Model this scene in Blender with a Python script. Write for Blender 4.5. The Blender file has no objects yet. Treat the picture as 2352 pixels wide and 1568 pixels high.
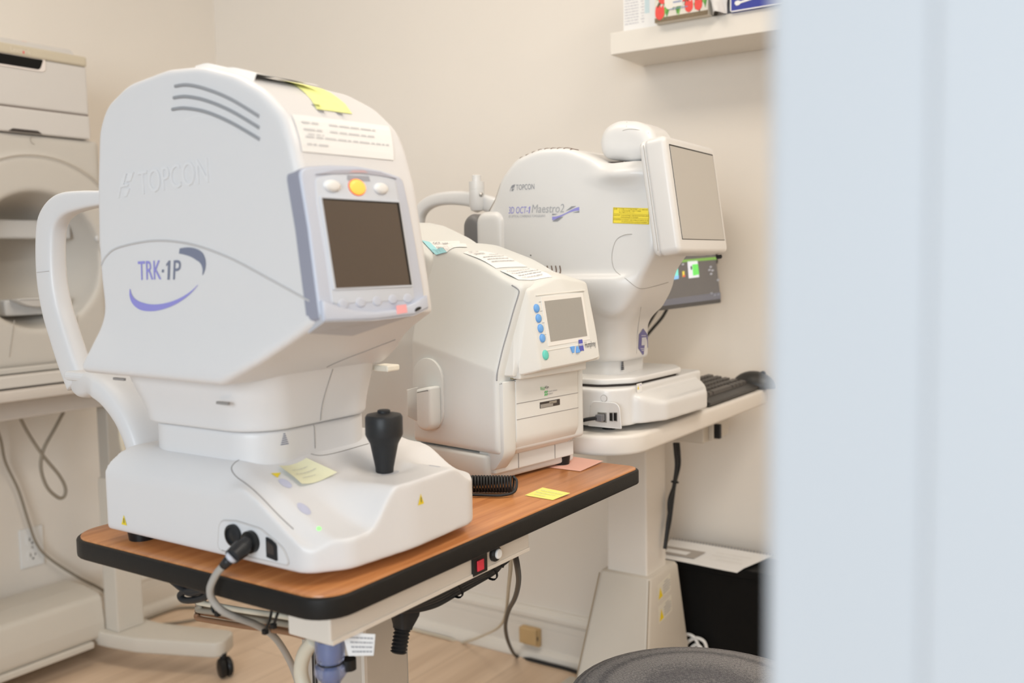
import bpy, bmesh, math, random
import numpy as np
from mathutils import Vector, Matrix
from mathutils.bvhtree import BVHTree
random.seed(7)
R = math.radians
S = bpy.context.scene
COL = S.collection

# ------------------------------------------------------------------ camera
# X runs along the back wall (to the right), Y towards the back wall, Z up; floor at z = 0
CAM_H = 1.12
yaw, pitch, roll = R(-33.82), R(4.891), R(-1.0268)
fw = Vector((math.sin(yaw)*math.cos(pitch), math.cos(yaw)*math.cos(pitch), -math.sin(pitch)))
rt0 = Vector((math.cos(yaw), -math.sin(yaw), 0)); up0 = rt0.cross(fw)
rt = rt0*math.cos(roll) + up0*math.sin(roll); up = -rt0*math.sin(roll) + up0*math.cos(roll)
cd = bpy.data.cameras.new('camera'); cam = bpy.data.objects.new('camera', cd); COL.objects.link(cam)
cam.matrix_world = Matrix(((rt.x, up.x, -fw.x, 0), (rt.y, up.y, -fw.y, 0), (rt.z, up.z, -fw.z, CAM_H), (0, 0, 0, 1)))
cd.sensor_width = 36; cd.lens = 2200.9*36/2352; cd.clip_start = .02; cd.clip_end = 50
cd.dof.use_dof = True; cd.dof.focus_distance = 1.43; cd.dof.aperture_fstop = 3.6
S.camera = cam

# ------------------------------------------------------------------ world, lights, exposure
w = bpy.data.worlds.new('world'); S.world = w; w.use_nodes = True
bg = w.node_tree.nodes['Background']; bg.inputs[0].default_value = (.90, .95, 1.0, 1); bg.inputs[1].default_value = .2
S.view_settings.view_transform = 'Standard'; S.view_settings.look = 'None'
S.view_settings.gamma = 1; S.view_settings.use_curve_mapping = False; S.view_settings.exposure = .22
def area(name, loc, target, size, sizey, power, col):
    l = bpy.data.lights.new(name, 'AREA'); l.shape = 'RECTANGLE'; l.size = size; l.size_y = sizey
    l.energy = power; l.color = col
    o = bpy.data.objects.new(name, l); COL.objects.link(o); o.location = loc
    o.rotation_euler = (Vector(target)-Vector(loc)).to_track_quat('-Z', 'Y').to_euler(); return o
# daylight from the far end of the hall, seen through the open door, and the warm ceiling panel of the room
area('hall_daylight', (.9, -3.6, 1.75), (-1.1, 1.2, .9), 2.6, 2.0, 134, (.85, .935, 1.0))
area('ceiling_lamp_light', (-1.35, 1.0, 2.44), (-1.35, 1.0, 0), 1.1, .55, 5, (1.0, .90, .78))
area('added_side_fill_light', (.30, 1.25, 2.44), (.30, 1.25, 0), .5, 1.1, 12, (1.0, .95, .88))  # added fill lamp to brighten the right-facing sides and the lower right

# ------------------------------------------------------------------ materials
MATS = {}
def mat(name, col, rough=.5, metal=0, spec=.5, noise=0, nscale=30, bump=0, bscale=400, emit=0, coat=0, trans=0, alpha=1):
    if name in MATS: return MATS[name]
    m = bpy.data.materials.new(name); m.use_nodes = True; nt = m.node_tree; b = nt.nodes['Principled BSDF']
    b.inputs['Base Color'].default_value = (*col, 1); b.inputs['Roughness'].default_value = rough
    b.inputs['Metallic'].default_value = metal; b.inputs['Specular IOR Level'].default_value = spec
    if coat: b.inputs['Coat Weight'].default_value = coat; b.inputs['Coat Roughness'].default_value = .1
    if trans: b.inputs['Transmission Weight'].default_value = trans
    if emit: b.inputs['Emission Color'].default_value = (*col, 1); b.inputs['Emission Strength'].default_value = emit
    tc = nt.nodes.new('ShaderNodeTexCoord')
    if noise:
        n = nt.nodes.new('ShaderNodeTexNoise'); n.inputs['Scale'].default_value = nscale; n.inputs['Detail'].default_value = 4
        nt.links.new(tc.outputs['Object'], n.inputs['Vector'])
        r = nt.nodes.new('ShaderNodeMapRange'); r.inputs['To Min'].default_value = 1-noise; r.inputs['To Max'].default_value = 1+noise
        nt.links.new(n.outputs['Fac'], r.inputs['Value'])
        h = nt.nodes.new('ShaderNodeMix'); h.data_type = 'RGBA'; h.blend_type = 'MULTIPLY'; h.inputs['Factor'].default_value = 1
        h.inputs['A'].default_value = (*col, 1); nt.links.new(r.outputs['Result'], h.inputs['B']); nt.links.new(h.outputs['Result'], b.inputs['Base Color'])
    if bump:
        n2 = nt.nodes.new('ShaderNodeTexNoise'); n2.inputs['Scale'].default_value = bscale; n2.inputs['Detail'].default_value = 2
        nt.links.new(tc.outputs['Object'], n2.inputs['Vector'])
        bp = nt.nodes.new('ShaderNodeBump'); bp.inputs['Strength'].default_value = bump; bp.inputs['Distance'].default_value = .001
        nt.links.new(n2.outputs['Fac'], bp.inputs['Height']); nt.links.new(bp.outputs['Normal'], b.inputs['Normal'])
    MATS[name] = m; return m
def wood(name, c1, c2, axis, scale, rough=.35, stretch=14, planks=None):
    m = bpy.data.materials.new(name); m.use_nodes = True; nt = m.node_tree; b = nt.nodes['Principled BSDF']; N = nt.nodes.new; L = nt.links.new
    g = N('ShaderNodeNewGeometry'); mp = N('ShaderNodeMapping')
    sc = [scale*stretch]*3; sc[axis] = scale; mp.inputs['Scale'].default_value = sc
    L(g.outputs['Position'], mp.inputs['Vector'])
    n = N('ShaderNodeTexNoise'); n.inputs['Scale'].default_value = 1; n.inputs['Detail'].default_value = 7; n.inputs['Roughness'].default_value = .62; n.inputs['Distortion'].default_value = .5
    L(mp.outputs['Vector'], n.inputs['Vector'])
    cr = N('ShaderNodeValToRGB'); cr.color_ramp.elements[0].position = .33; cr.color_ramp.elements[1].position = .68
    cr.color_ramp.elements[0].color = (*c1, 1); cr.color_ramp.elements[1].color = (*c2, 1); L(n.outputs['Fac'], cr.inputs['Fac'])
    out = cr.outputs['Color']
    if planks:
        br = N('ShaderNodeTexBrick'); br.inputs['Scale'].default_value = 1; br.inputs['Brick Width'].default_value = planks[0]; br.inputs['Row Height'].default_value = planks[1]
        br.inputs['Mortar Size'].default_value = .0012; br.inputs['Color1'].default_value = (.93, .93, .93, 1); br.inputs['Color2'].default_value = (1.04, 1.03, 1.02, 1); br.inputs['Mortar'].default_value = (.72, .68, .64, 1)
        m2 = N('ShaderNodeMapping'); m2.inputs['Rotation'].default_value = (0, 0, R(90)); L(g.outputs['Position'], m2.inputs['Vector']); L(m2.outputs['Vector'], br.inputs['Vector'])
        mx = N('ShaderNodeMix'); mx.data_type = 'RGBA'; mx.blend_type = 'MULTIPLY'; mx.inputs['Factor'].default_value = 1
        L(out, mx.inputs['A']); L(br.outputs['Color'], mx.inputs['B']); out = mx.outputs['Result']
    L(out, b.inputs['Base Color']); b.inputs['Roughness'].default_value = rough
    return m

M_WALL = mat('wall_paint', (.815, .76, .69), .85, spec=.2, noise=.02, nscale=3, bump=.15, bscale=260)
M_TRIM = mat('trim_paint', (.79, .75, .685), .45, noise=.01)
M_JAMB = mat('door_paint', (.63, .66, .695), .5, noise=.012, nscale=6)
M_CEIL = mat('ceiling_paint', (.86, .82, .76), .9, spec=.1, noise=.01)
M_FLOOR = wood('floor_vinyl', (.67, .495, .35), (.86, .67, .50), 1, 1.1, .42, 16, (1.22, .18))
M_WOOD = wood('laminate_wood', (.47, .17, .052), (.70, .315, .12), 1, 3.2, .28, 22)
M_TRK = mat('cool_white_plastic', (.735, .73, .735), .38, noise=.008, nscale=20, bump=.06, bscale=900)
M_TRKG = mat('bluish_grey_plastic', (.56, .60, .70), .4, noise=.008)
M_HUM = mat('ivory_plastic', (.71, .725, .71), .45, noise=.008, nscale=20, bump=.1, bscale=1200)
M_HUM2 = mat('ivory_plastic_panel', (.74, .735, .70), .45, noise=.008)
M_OCT = mat('warm_white_plastic', (.73, .725, .715), .33, noise=.008, nscale=20)
M_TBL = mat('grey_white_metal', (.77, .73, .675), .42, noise=.012)
M_TBL2 = mat('putty_metal', (.62, .575, .505), .45, noise=.012)
M_HFA = mat('putty_plastic', (.54, .51, .465), .5, noise=.01)
M_HFA2 = mat('grey_plastic', (.54, .54, .535), .45, noise=.01)
M_PRN = mat('printer_grey_plastic', (.60, .575, .55), .5, noise=.01)
M_PRN2 = mat('printer_tan_plastic', (.55, .49, .38), .45, noise=.01)
M_BLACK = mat('black_plastic', (.012, .012, .012), .38, spec=.3, noise=.1)
M_EDGE = mat('black_rubber_edge', (.016, .015, .014), .45, spec=.18, noise=.12, nscale=60, bump=.2, bscale=700)
M_RUB = mat('dark_rubber', (.022, .023, .025), .42, spec=.3, noise=.06)
M_CAB = mat('black_laminate', (.008, .008, .008), .5, spec=.12, noise=.1)
M_GREYC = mat('grey_cable', (.40, .385, .36), .5, noise=.03)
M_BROWNC = mat('taupe_cable', (.29, .25, .195), .55, noise=.05)
M_CREAMC = mat('cream_cable', (.66, .60, .48), .5, noise=.02)
M_SEAM = mat('seam_shadow_gap', (.30, .285, .275), .8, noise=.01)
M_DSEAM = mat('dark_gap', (.05, .04, .035), .8, noise=.01)
M_PAPER = mat('white_paper', (.86, .855, .845), .8, spec=.2, noise=.01)
M_INK = mat('print_ink', (.10, .10, .115), .8, spec=.1, noise=.02)
M_LINK = mat('faded_print_ink', (.42, .42, .44), .8, spec=.1, noise=.02)
M_FADE = mat('pale_grey_ink', (.60, .60, .61), .8, spec=.1, noise=.02)
M_YNOTE = mat('yellow_note_paper', (.80, .80, .22), .8, spec=.2, noise=.03)
M_PNOTE = mat('pale_yellow_note_paper', (.78, .77, .55), .8, spec=.2, noise=.03)
M_PINK = mat('pink_paper', (.90, .52, .42), .8, spec=.2, noise=.02)
M_CYAN = mat('light_blue_tape', (.38, .74, .82), .6, noise=.02)
M_LCDB = mat('brown_off_screen', (.085, .062, .046), .35, noise=.05, nscale=900)
M_LCDG = mat('grey_off_screen', (.36, .345, .315), .3, noise=.02, nscale=400)
M_LCDO = mat('warm_grey_off_screen', (.50, .48, .445), .3, noise=.01)
M_BLUEB = mat('blue_button_plastic', (.16, .40, .82), .4, noise=.02)
M_GREENB = mat('green_button_plastic', (.14, .62, .52), .4, noise=.02)
M_PURP = mat('violet_print', (.30, .29, .68), .6, noise=.02)
M_NAVY = mat('navy_print', (.10, .11, .48), .6, noise=.02)
M_GPRN = mat('grey_print', (.27, .28, .31), .6, noise=.02)
M_SPRN = mat('silver_print', (.42, .43, .45), .5, noise=.02)
M_SLATE = mat('slate_print', (.20, .22, .30), .6, noise=.02)
M_YLAB = mat('yellow_label', (.90, .74, .06), .5, noise=.02)
M_WARN = mat('warning_yellow', (.85, .66, .03), .5, noise=.02)
M_GREENP = mat('green_print', (.10, .50, .14), .6, noise=.02)
M_RED = mat('red_switch_plastic', (.72, .03, .06), .35, noise=.02)
M_ORANGE = mat('lit_orange_button', (1.0, .36, .06), .4, noise=.02, emit=1.0)
M_LED = mat('green_lamp', (.3, .9, .25), .4, noise=.02, emit=.6)
M_WHITE = mat('white_plastic', (.84, .84, .83), .4, noise=.01)
M_METAL = mat('brushed_metal', (.52, .51, .49), .32, metal=.9, noise=.04)
M_STEEL = mat('silver_column_metal', (.60, .585, .55), .35, metal=.55, noise=.03)
M_LENS = mat('charcoal_plastic', (.17, .165, .165), .45, noise=.03)
M_KEY = mat('black_key_plastic', (.085, .075, .067), .42, noise=.04)
M_KEY2 = mat('keyboard_body_plastic', (.03, .028, .026), .4, noise=.04)
M_BEIGE = mat('beige_adapter_plastic', (.60, .41, .20), .5, noise=.02)
M_PTAG = mat('pink_tag_film', (.92, .42, .44), .5, noise=.02)

# ------------------------------------------------------------------ object helpers
WL = {}
def wl(o): return WL[o.name] if o else Vector((0, 0, 0))
def thing(name, label, cat, loc, group=None):
    o = bpy.data.objects.new(name, None); COL.objects.link(o); o.location = loc; WL[o.name] = Vector(loc); o.empty_display_size = .02
    tag(o, label, cat, group); return o
def tag(o, label=None, cat=None, group=None, kind=None):
    if label: o['label'] = label
    if cat: o['category'] = cat
    if group: o['group'] = group
    if kind: o['kind'] = kind
    return o
def obj(name, V, F, m, parent=None, smooth=False, label=None, auto=None):
    V = np.asarray(V, dtype=float).reshape(-1, 3)
    c = np.array([(V[:, 0].min()+V[:, 0].max())/2, (V[:, 1].min()+V[:, 1].max())/2, V[:, 2].min()])
    me = bpy.data.meshes.new(name)
    me.from_pydata((V-c).tolist(), [], [list(map(int, f)) for f in F]); me.update()
    if smooth: me.polygons.foreach_set('use_smooth', [True]*len(me.polygons))
    if auto is not None: me.set_sharp_from_angle(angle=R(auto))
    me.materials.append(m)
    o = bpy.data.objects.new(name, me); COL.objects.link(o)
    o.location = Vector(c)-wl(parent); WL[o.name] = Vector(c)
    if parent: o.parent = parent
    if label: o['label'] = label
    return o
def struct(name, V, F, m, parent=None, **k):
    o = obj(name, V, F, m, parent, **k)
    if not parent: o['kind'] = 'structure'
    return o
class MB:
    def __init__(s): s.V = []; s.F = []
    def add(s, V, F):
        n = len(s.V); s.V += [tuple(v) for v in V]; s.F += [[i+n for i in f] for f in F]; return s
    def obj(s, name, m, parent=None, **k): return obj(name, s.V, s.F, m, parent, **k)
def fromoff(bm):
    V = [tuple(v.co) for v in bm.verts]; bm.verts.index_update(); F = [[v.index for v in f.verts] for f in bm.faces]; bm.free(); return V, F
def box(x0, x1, y0, y1, z0, z1, bev=0, seg=2, M=None):
    bm = bmesh.new(); bmesh.ops.create_cube(bm, size=1)
    for v in bm.verts: v.co = Vector(((x0+x1)/2+v.co.x*(x1-x0), (y0+y1)/2+v.co.y*(y1-y0), (z0+z1)/2+v.co.z*(z1-z0)))
    if bev: bmesh.ops.bevel(bm, geom=bm.edges[:], offset=bev, segments=seg, profile=.5, affect='EDGES')
    if M:
        for v in bm.verts: v.co = M @ v.co
    return fromoff(bm)
def rpoly(pts, n=6):
    """polygon with filleted corners: pts = (a, b, radius)"""
    out = []; N = len(pts)
    for i in range(N):
        p = np.array(pts[i][:2], float); r = pts[i][2] if len(pts[i]) > 2 else 0
        a = np.array(pts[i-1][:2], float)-p; b = np.array(pts[(i+1) % N][:2], float)-p
        la, lb = np.linalg.norm(a), np.linalg.norm(b)
        if r <= 0 or la < 1e-9 or lb < 1e-9: out.append(tuple(p)); continue
        a /= la; b /= lb; ang = math.acos(max(-1, min(1, float(a@b))))
        if ang > math.pi-.02: out.append(tuple(p)); continue
        t = min(r/math.tan(ang/2), la*.49, lb*.49); rr = t*math.tan(ang/2)
        bis = (a+b)/np.linalg.norm(a+b); c = p+bis*rr/math.sin(ang/2)
        s = p+a*t-c; e = p+b*t-c; a0 = math.atan2(s[1], s[0]); a1 = math.atan2(e[1], e[0]); d = (a1-a0+math.pi) % (2*math.pi)-math.pi
        for k in range(n+1): th = a0+d*k/n; out.append((c[0]+rr*math.cos(th), c[1]+rr*math.sin(th)))
    return out
def crom(pts, n=8, closed=False):
    P = [np.array(p, float) for p in pts]; N = len(P); out = []
    rng = range(N) if closed else range(N-1)
    for i in rng:
        if closed: p0, p1, p2, p3 = P[i-1], P[i], P[(i+1) % N], P[(i+2) % N]
        else: p0, p1, p2, p3 = P[max(i-1, 0)], P[i], P[i+1], P[min(i+2, N-1)]
        for k in range(n):
            t = k/n; out.append(.5*((2*p1)+(-p0+p2)*t+(2*p0-5*p1+4*p2-p3)*t*t+(-p0+3*p1-3*p2+p3)*t**3))
    if not closed: out.append(P[-1])
    return [tuple(p) for p in out]
def earea(P): return sum(P[i-1][0]*P[i][1]-P[i][0]*P[i-1][1] for i in range(len(P)))/2
def prism(poly, a0, a1, axis='z', bev=0, seg=2):
    """extrude a 2-D polygon along an axis; bev rounds the two rims"""
    P = list(poly)
    if earea(P) < 0: P = P[::-1]
    n = len(P); A = np.array(P)
    e = np.roll(A, -1, 0)-A; e /= np.linalg.norm(e, axis=1)[:, None]+1e-12; nr = np.stack([e[:, 1], -e[:, 0]], 1)
    vn = nr+np.roll(nr, 1, 0); vn /= (np.sum(vn*vn, 1)[:, None]/2+1e-9); vn = np.clip(vn, -1.6, 1.6)
    rings = []
    if bev:
        for k in range(seg+1):
            t = k/seg*math.pi/2; rings.append((A-vn*bev*(1-math.sin(t)), a0+bev*(1-math.cos(t))))
        for k in range(seg+1):
            t = k/seg*math.pi/2; rings.append((A-vn*bev*(1-math.cos(t)), a1-bev*(1-math.sin(t))))
    else: rings = [(A, a0), (A, a1)]
    V = []
    for q, h in rings:
        for u in q:
            V.append({'z': (u[0], u[1], h), 'y': (u[0], h, u[1]), 'x': (h, u[0], u[1])}[axis])
    F = []
    for r in range(len(rings)-1):
        for i in range(n):
            j = (i+1) % n; F.append([r*n+i, r*n+j, (r+1)*n+j, (r+1)*n+i])
    F.append(list(range(n))[::-1]); F.append([(len(rings)-1)*n+i for i in range(n)])
    if axis == 'y': F = [f[::-1] for f in F]
    return V, F
def frame_to(d):
    d = Vector(d).normalized(); return d.to_track_quat('Z', 'Y').to_matrix()
def lathe(prof, n=24, o=(0, 0, 0), d=(0, 0, 1), caps=True):
    Q = frame_to(d); o = Vector(o); V = []; F = []
    for (r, h) in prof:
        for i in range(n):
            a = 2*math.pi*i/n; V.append(tuple(o+Q @ Vector((r*math.cos(a), r*math.sin(a), h))))
    for k in range(len(prof)-1):
        for i in range(n):
            j = (i+1) % n; F.append([k*n+i, k*n+j, (k+1)*n+j, (k+1)*n+i])
    if caps: F.append(list(range(n))[::-1]); F.append([(len(prof)-1)*n+i for i in range(n)])
    return V, F
def sweep(path, r, n=10, sec=None, upv=None, caps=True):
    """tube along a path; r number or list; sec = list of 2-D unit section points"""
    P = [Vector(p) for p in path]; N = len(P)
    rs = r if hasattr(r, '__len__') else [r]*N
    if sec is None: sec = [(math.cos(2*math.pi*i/n), math.sin(2*math.pi*i/n)) for i in range(n)]
    n = len(sec); V = []; F = []; nu = None
    for i in range(N):
        t = (P[min(i+1, N-1)]-P[max(i-1, 0)])
        t = t.normalized() if t.length > 1e-9 else Vector((0, 0, 1))
        if upv is not None: u = Vector(upv); u = (u-t*u.dot(t)).normalized()
        elif nu is None:
            u = Vector((0, 0, 1)) if abs(t.z) < .9 else Vector((1, 0, 0)); u = (u-t*u.dot(t)).normalized()
        else: u = (nu-t*nu.dot(t)).normalized()
        nu = u; v = t.cross(u); ri = rs[i]
        ra, rb = ri if hasattr(ri, '__len__') else (ri, ri)
        for (a, b) in sec: V.append(tuple(P[i]+u*a*ra+v*b*rb))
    for k in range(N-1):
        for i in range(n):
            j = (i+1) % n; F.append([k*n+i, k*n+j, (k+1)*n+j, (k+1)*n+i])
    if caps: F.append(list(range(n))[::-1]); F.append([(N-1)*n+i for i in range(n)])
    return V, F
def cable(name, pts, r, m, parent=None, n=8, sub=8, **k):
    V, F = sweep(crom(pts, sub), r, n); return obj(name, V, F, m, parent, smooth=True, **k)
def sqsec(k=4, m=24):
    """superellipse section"""
    o = []
    for i in range(m):
        a = 2*math.pi*i/m; c, s = math.cos(a), math.sin(a); o.append((math.copysign(abs(c)**(2/k), c), math.copysign(abs(s)**(2/k), s)))
    return o

# ------------------------------------------------------------------ signed-distance sculpting
class Grid:
    def __init__(s, lo, hi, h):
        s.lo = np.array(lo, float); s.h = h; s.n = np.ceil((np.array(hi)-s.lo)/h).astype(int)+1
        ax = [s.lo[i]+h*np.arange(s.n[i]) for i in range(3)]
        s.X = ax[0][:, None, None]; s.Y = ax[1][None, :, None]; s.Z = ax[2][None, None, :]
def psdf(P, A, B):
    """signed distance to a closed polygon on broadcastable arrays"""
    A, B = np.broadcast_arrays(A, B); d = np.full(A.shape, 1e9); s = np.zeros(A.shape, bool); n = len(P)
    for i in range(n):
        x0, y0 = P[i-1]; x1, y1 = P[i]; ex, ey = x1-x0, y1-y0; L = ex*ex+ey*ey
        if L < 1e-14: continue
        wx, wy = A-x0, B-y0; t = np.clip((wx*ex+wy*ey)/L, 0, 1)
        d = np.minimum(d, (wx-ex*t)**2+(wy-ey*t)**2)
        c = ((y0 <= B) & (y1 > B)) | ((y1 <= B) & (y0 > B))
        if abs(ey) > 1e-12: s ^= c & (A < x0+ex*(B-y0)/ey)
    return np.where(s, -1, 1)*np.sqrt(d)
def xs(a, b, r):
    """intersection of two fields with a rounded edge"""
    a, b = np.broadcast_arrays(a+r, b+r)
    return np.minimum(np.maximum(a, b), 0)+np.sqrt(np.maximum(a, 0)**2+np.maximum(b, 0)**2)-r
def smin(a, b, k):
    h = np.clip(.5+.5*(b-a)/k, 0, 1); return b*(1-h)+a*h-k*h*(1-h)
def smax(a, b, k): return -smin(-a, -b, k)
def rbox(A, B, a0, a1, b0, b1, r):
    qa = np.abs(A-(a0+a1)/2)-(a1-a0)/2+r; qb = np.abs(B-(b0+b1)/2)-(b1-b0)/2+r
    return np.minimum(np.maximum(qa, qb), 0)+np.sqrt(np.maximum(qa, 0)**2+np.maximum(qb, 0)**2)-r
def slab(Z, z0, z1): return np.abs(Z-(z0+z1)/2)-(z1-z0)/2
def sstep(a, b, x): t = np.clip((x-a)/(b-a), 0, 1); return t*t*(3-2*t)
def surfnet(g, F, relax=1):
    F = np.broadcast_to(F, tuple(g.n)).astype(float); ins = F < 0
    nx, ny, nz = g.n-1
    acc = np.zeros((nx, ny, nz, 3)); cnt = np.zeros((nx, ny, nz))
    corners = [(i, j, k) for i in (0, 1) for j in (0, 1) for k in (0, 1)]
    def sl(c): return (slice(c[0], c[0]+nx), slice(c[1], c[1]+ny), slice(c[2], c[2]+nz))
    for c in corners:
        for ax in range(3):
            if c[ax]: continue
            d = list(c); d[ax] = 1; fa, fb = F[sl(c)], F[sl(d)]; m = (fa < 0) != (fb < 0)
            if not m.any(): continue
            t = np.where(m, fa/np.where(m, fa-fb, 1), 0)
            for q in range(3):
                acc[..., q] += np.where(m, (t if q == ax else c[q]), 0)
            cnt += m
    act = cnt > 0; idx = -np.ones((nx, ny, nz), int); idx[act] = np.arange(act.sum())
    pos = acc[act]/cnt[act][:, None]+np.argwhere(act); V = g.lo+pos*g.h
    Fc = []
    for ax in range(3):
        a, b = F, np.roll(F, -1, ax); m = (a < 0) != (b < 0)
        sli = [slice(1, -1)]*3; sli[ax] = slice(0, -1)
        mm = np.zeros_like(m); mm[tuple(sli)] = m[tuple(sli)]
        I = np.argwhere(mm); u, v = (ax+1) % 3, (ax+2) % 3
        eu = np.zeros(3, int); eu[u] = 1; ev = np.zeros(3, int); ev[v] = 1
        q = [I-eu-ev, I-ev, I, I-eu]
        q = np.stack([idx[tuple(p.T)] for p in q], 1)
        flip = ins[tuple(I.T)]; q = np.where(flip[:, None], q, q[:, ::-1]); Fc.append(q)
    Fc = np.concatenate(Fc); Fc = Fc[(Fc >= 0).all(1)]
    for _ in range(relax):
        s = np.zeros_like(V); c = np.zeros(len(V))
        for i in range(4):
            a, b = Fc[:, i], Fc[:, (i+1) % 4]
            np.add.at(s, a, V[b]); np.add.at(c, a, 1); np.add.at(s, b, V[a]); np.add.at(c, b, 1)
        V = V*.4+.6*s/np.maximum(c, 1)[:, None]
    return V, Fc
def sobj(name, g, F, m, parent, relax=1, label=None, xf=None):
    V, Fc = surfnet(g, F, relax)
    if xf: V = np.array([xf(v) for v in V])
    c = np.array([(V[:, 0].min()+V[:, 0].max())/2, (V[:, 1].min()+V[:, 1].max())/2, V[:, 2].min()]); W_ = V-c
    me = bpy.data.meshes.new(name); me.vertices.add(len(W_)); me.vertices.foreach_set('co', W_.ravel())
    me.loops.add(Fc.size); me.loops.foreach_set('vertex_index', Fc.ravel().astype(np.int32))
    me.polygons.add(len(Fc)); me.polygons.foreach_set('loop_start', np.arange(0, Fc.size, 4, dtype=np.int32))
    me.update(calc_edges=True); me.polygons.foreach_set('use_smooth', [True]*len(Fc)); me.materials.append(m)
    o = bpy.data.objects.new(name, me); COL.objects.link(o); o.location = Vector(c)-wl(parent); WL[o.name] = Vector(c)
    if parent: o.parent = parent
    if label: o['label'] = label
    return o
def bvh(*os):
    V = []; F = []
    for o in os:
        n = len(V); c = WL[o.name]; V += [tuple(v.co+c) for v in o.data.vertices]; F += [[i+n for i in p.vertices] for p in o.data.polygons]
    return BVHTree.FromPolygons(V, F)

# ------------------------------------------------------------------ decals: flat print laid on a surface
def project(P, n, tree, off):
    n = Vector(n).normalized(); out = []
    for p in P:
        p = Vector(p); h = tree.ray_cast(p+n*.12, -n, .3) if tree else (None,)
        out.append(tuple((h[0] if h[0] is not None else p)+n*off))
    return out
def decal(name, UV, F, o, U, Vv, n, tree, m, parent, off=.0004, thick=0, **k):
    o, U, Vv = Vector(o), Vector(U), Vector(Vv); P = [o+U*a+Vv*b for a, b in UV]
    Q = project(P, n, tree, off+thick); F = [list(f) for f in F]
    nn = Vector(n).normalized()
    # orient outwards
    if F:
        f = F[0]; a, b, c = [Vector(Q[i]) for i in f[:3]]
        if (b-a).cross(c-a).dot(nn) < 0: F = [f[::-1] for f in F]
    if thick:
        N = len(Q); Q2 = [tuple(Vector(q)-nn*thick) for q in Q]; ed = {}
        for f in F:
            for i in range(len(f)):
                e = (f[i], f[(i+1) % len(f)]); ed[e] = 1
        G = list(F)+[[i+N for i in f[::-1]] for f in F]
        for (a, b) in ed:
            if (b, a) not in ed: G.append([b, a, a+N, b+N])
        Q = Q+Q2; F = G
    return obj(name, Q, F, m, parent, **k)
def gridq(u0, u1, v0, v1, nu=6, nv=4):
    UV = [(u0+(u1-u0)*i/nu, v0+(v1-v0)*j/nv) for j in range(nv+1) for i in range(nu+1)]
    return UV, [[j*(nu+1)+i, j*(nu+1)+i+1, (j+1)*(nu+1)+i+1, (j+1)*(nu+1)+i] for j in range(nv) for i in range(nu)]
def quadgrid(c, nu=6, nv=4):
    """grid over four world-space corners (bl, br, tr, tl)"""
    c = [np.array(q, float) for q in c]; V = []
    for j in range(nv+1):
        for i in range(nu+1):
            s, t = i/nu, j/nv; V.append((1-s)*(1-t)*c[0]+s*(1-t)*c[1]+s*t*c[2]+(1-s)*t*c[3])
    return V, [[j*(nu+1)+i, j*(nu+1)+i+1, (j+1)*(nu+1)+i+1, (j+1)*(nu+1)+i] for j in range(nv) for i in range(nu)]
def text2d(s, size=1, shear=0, spacing=1, bold=0, width=None, height=None):
    c = bpy.data.curves.new('t', 'FONT'); c.body = s; c.size = size; c.shear = shear; c.space_character = spacing; c.offset = bold*size; c.resolution_u = 3; c.fill_mode = 'FRONT'
    ob = bpy.data.objects.new('t', c); COL.objects.link(ob); me = ob.to_mesh()
    V = [(v.co.x, v.co.y) for v in me.vertices]; F = [list(p.vertices) for p in me.polygons if abs(p.normal.z) > .5]
    ob.to_mesh_clear(); bpy.data.objects.remove(ob); bpy.data.curves.remove(c)
    A = np.array(V) if V else np.zeros((1, 2)); lo, hi = A.min(0), A.max(0)
    A = A-lo; e = np.maximum(hi-lo, 1e-9)
    if width: A[:, 0] *= width/e[0]
    if height: A[:, 1] *= height/e[1]
    elif width: A[:, 1] *= width/e[0]
    return [tuple(a) for a in A], F
def words(lines, w, h, rows=None, seed=1, fill=.5, left=.06, top=.9):
    """unreadable small print: rows of short strokes; lines = list of (start, end) fractions"""
    rn = random.Random(seed); UV = []; F = []; n = len(lines); pitch = h*top/(n+.4)
    for i, (a, b) in enumerate(lines):
        y = h*(1-(1-top)/2)-pitch*(i+.9); x = w*a; x1 = w*b
        while x < x1:
            L = min(rn.uniform(.03, .12)*w, x1-x)
            if L > .008*w:
                k = len(UV); hh = pitch*fill; UV += [(x, y), (x+L, y), (x+L, y+hh), (x, y+hh)]; F.append([k, k+1, k+2, k+3])
            x += L+rn.uniform(.012, .022)*w
    return UV, F

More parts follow.
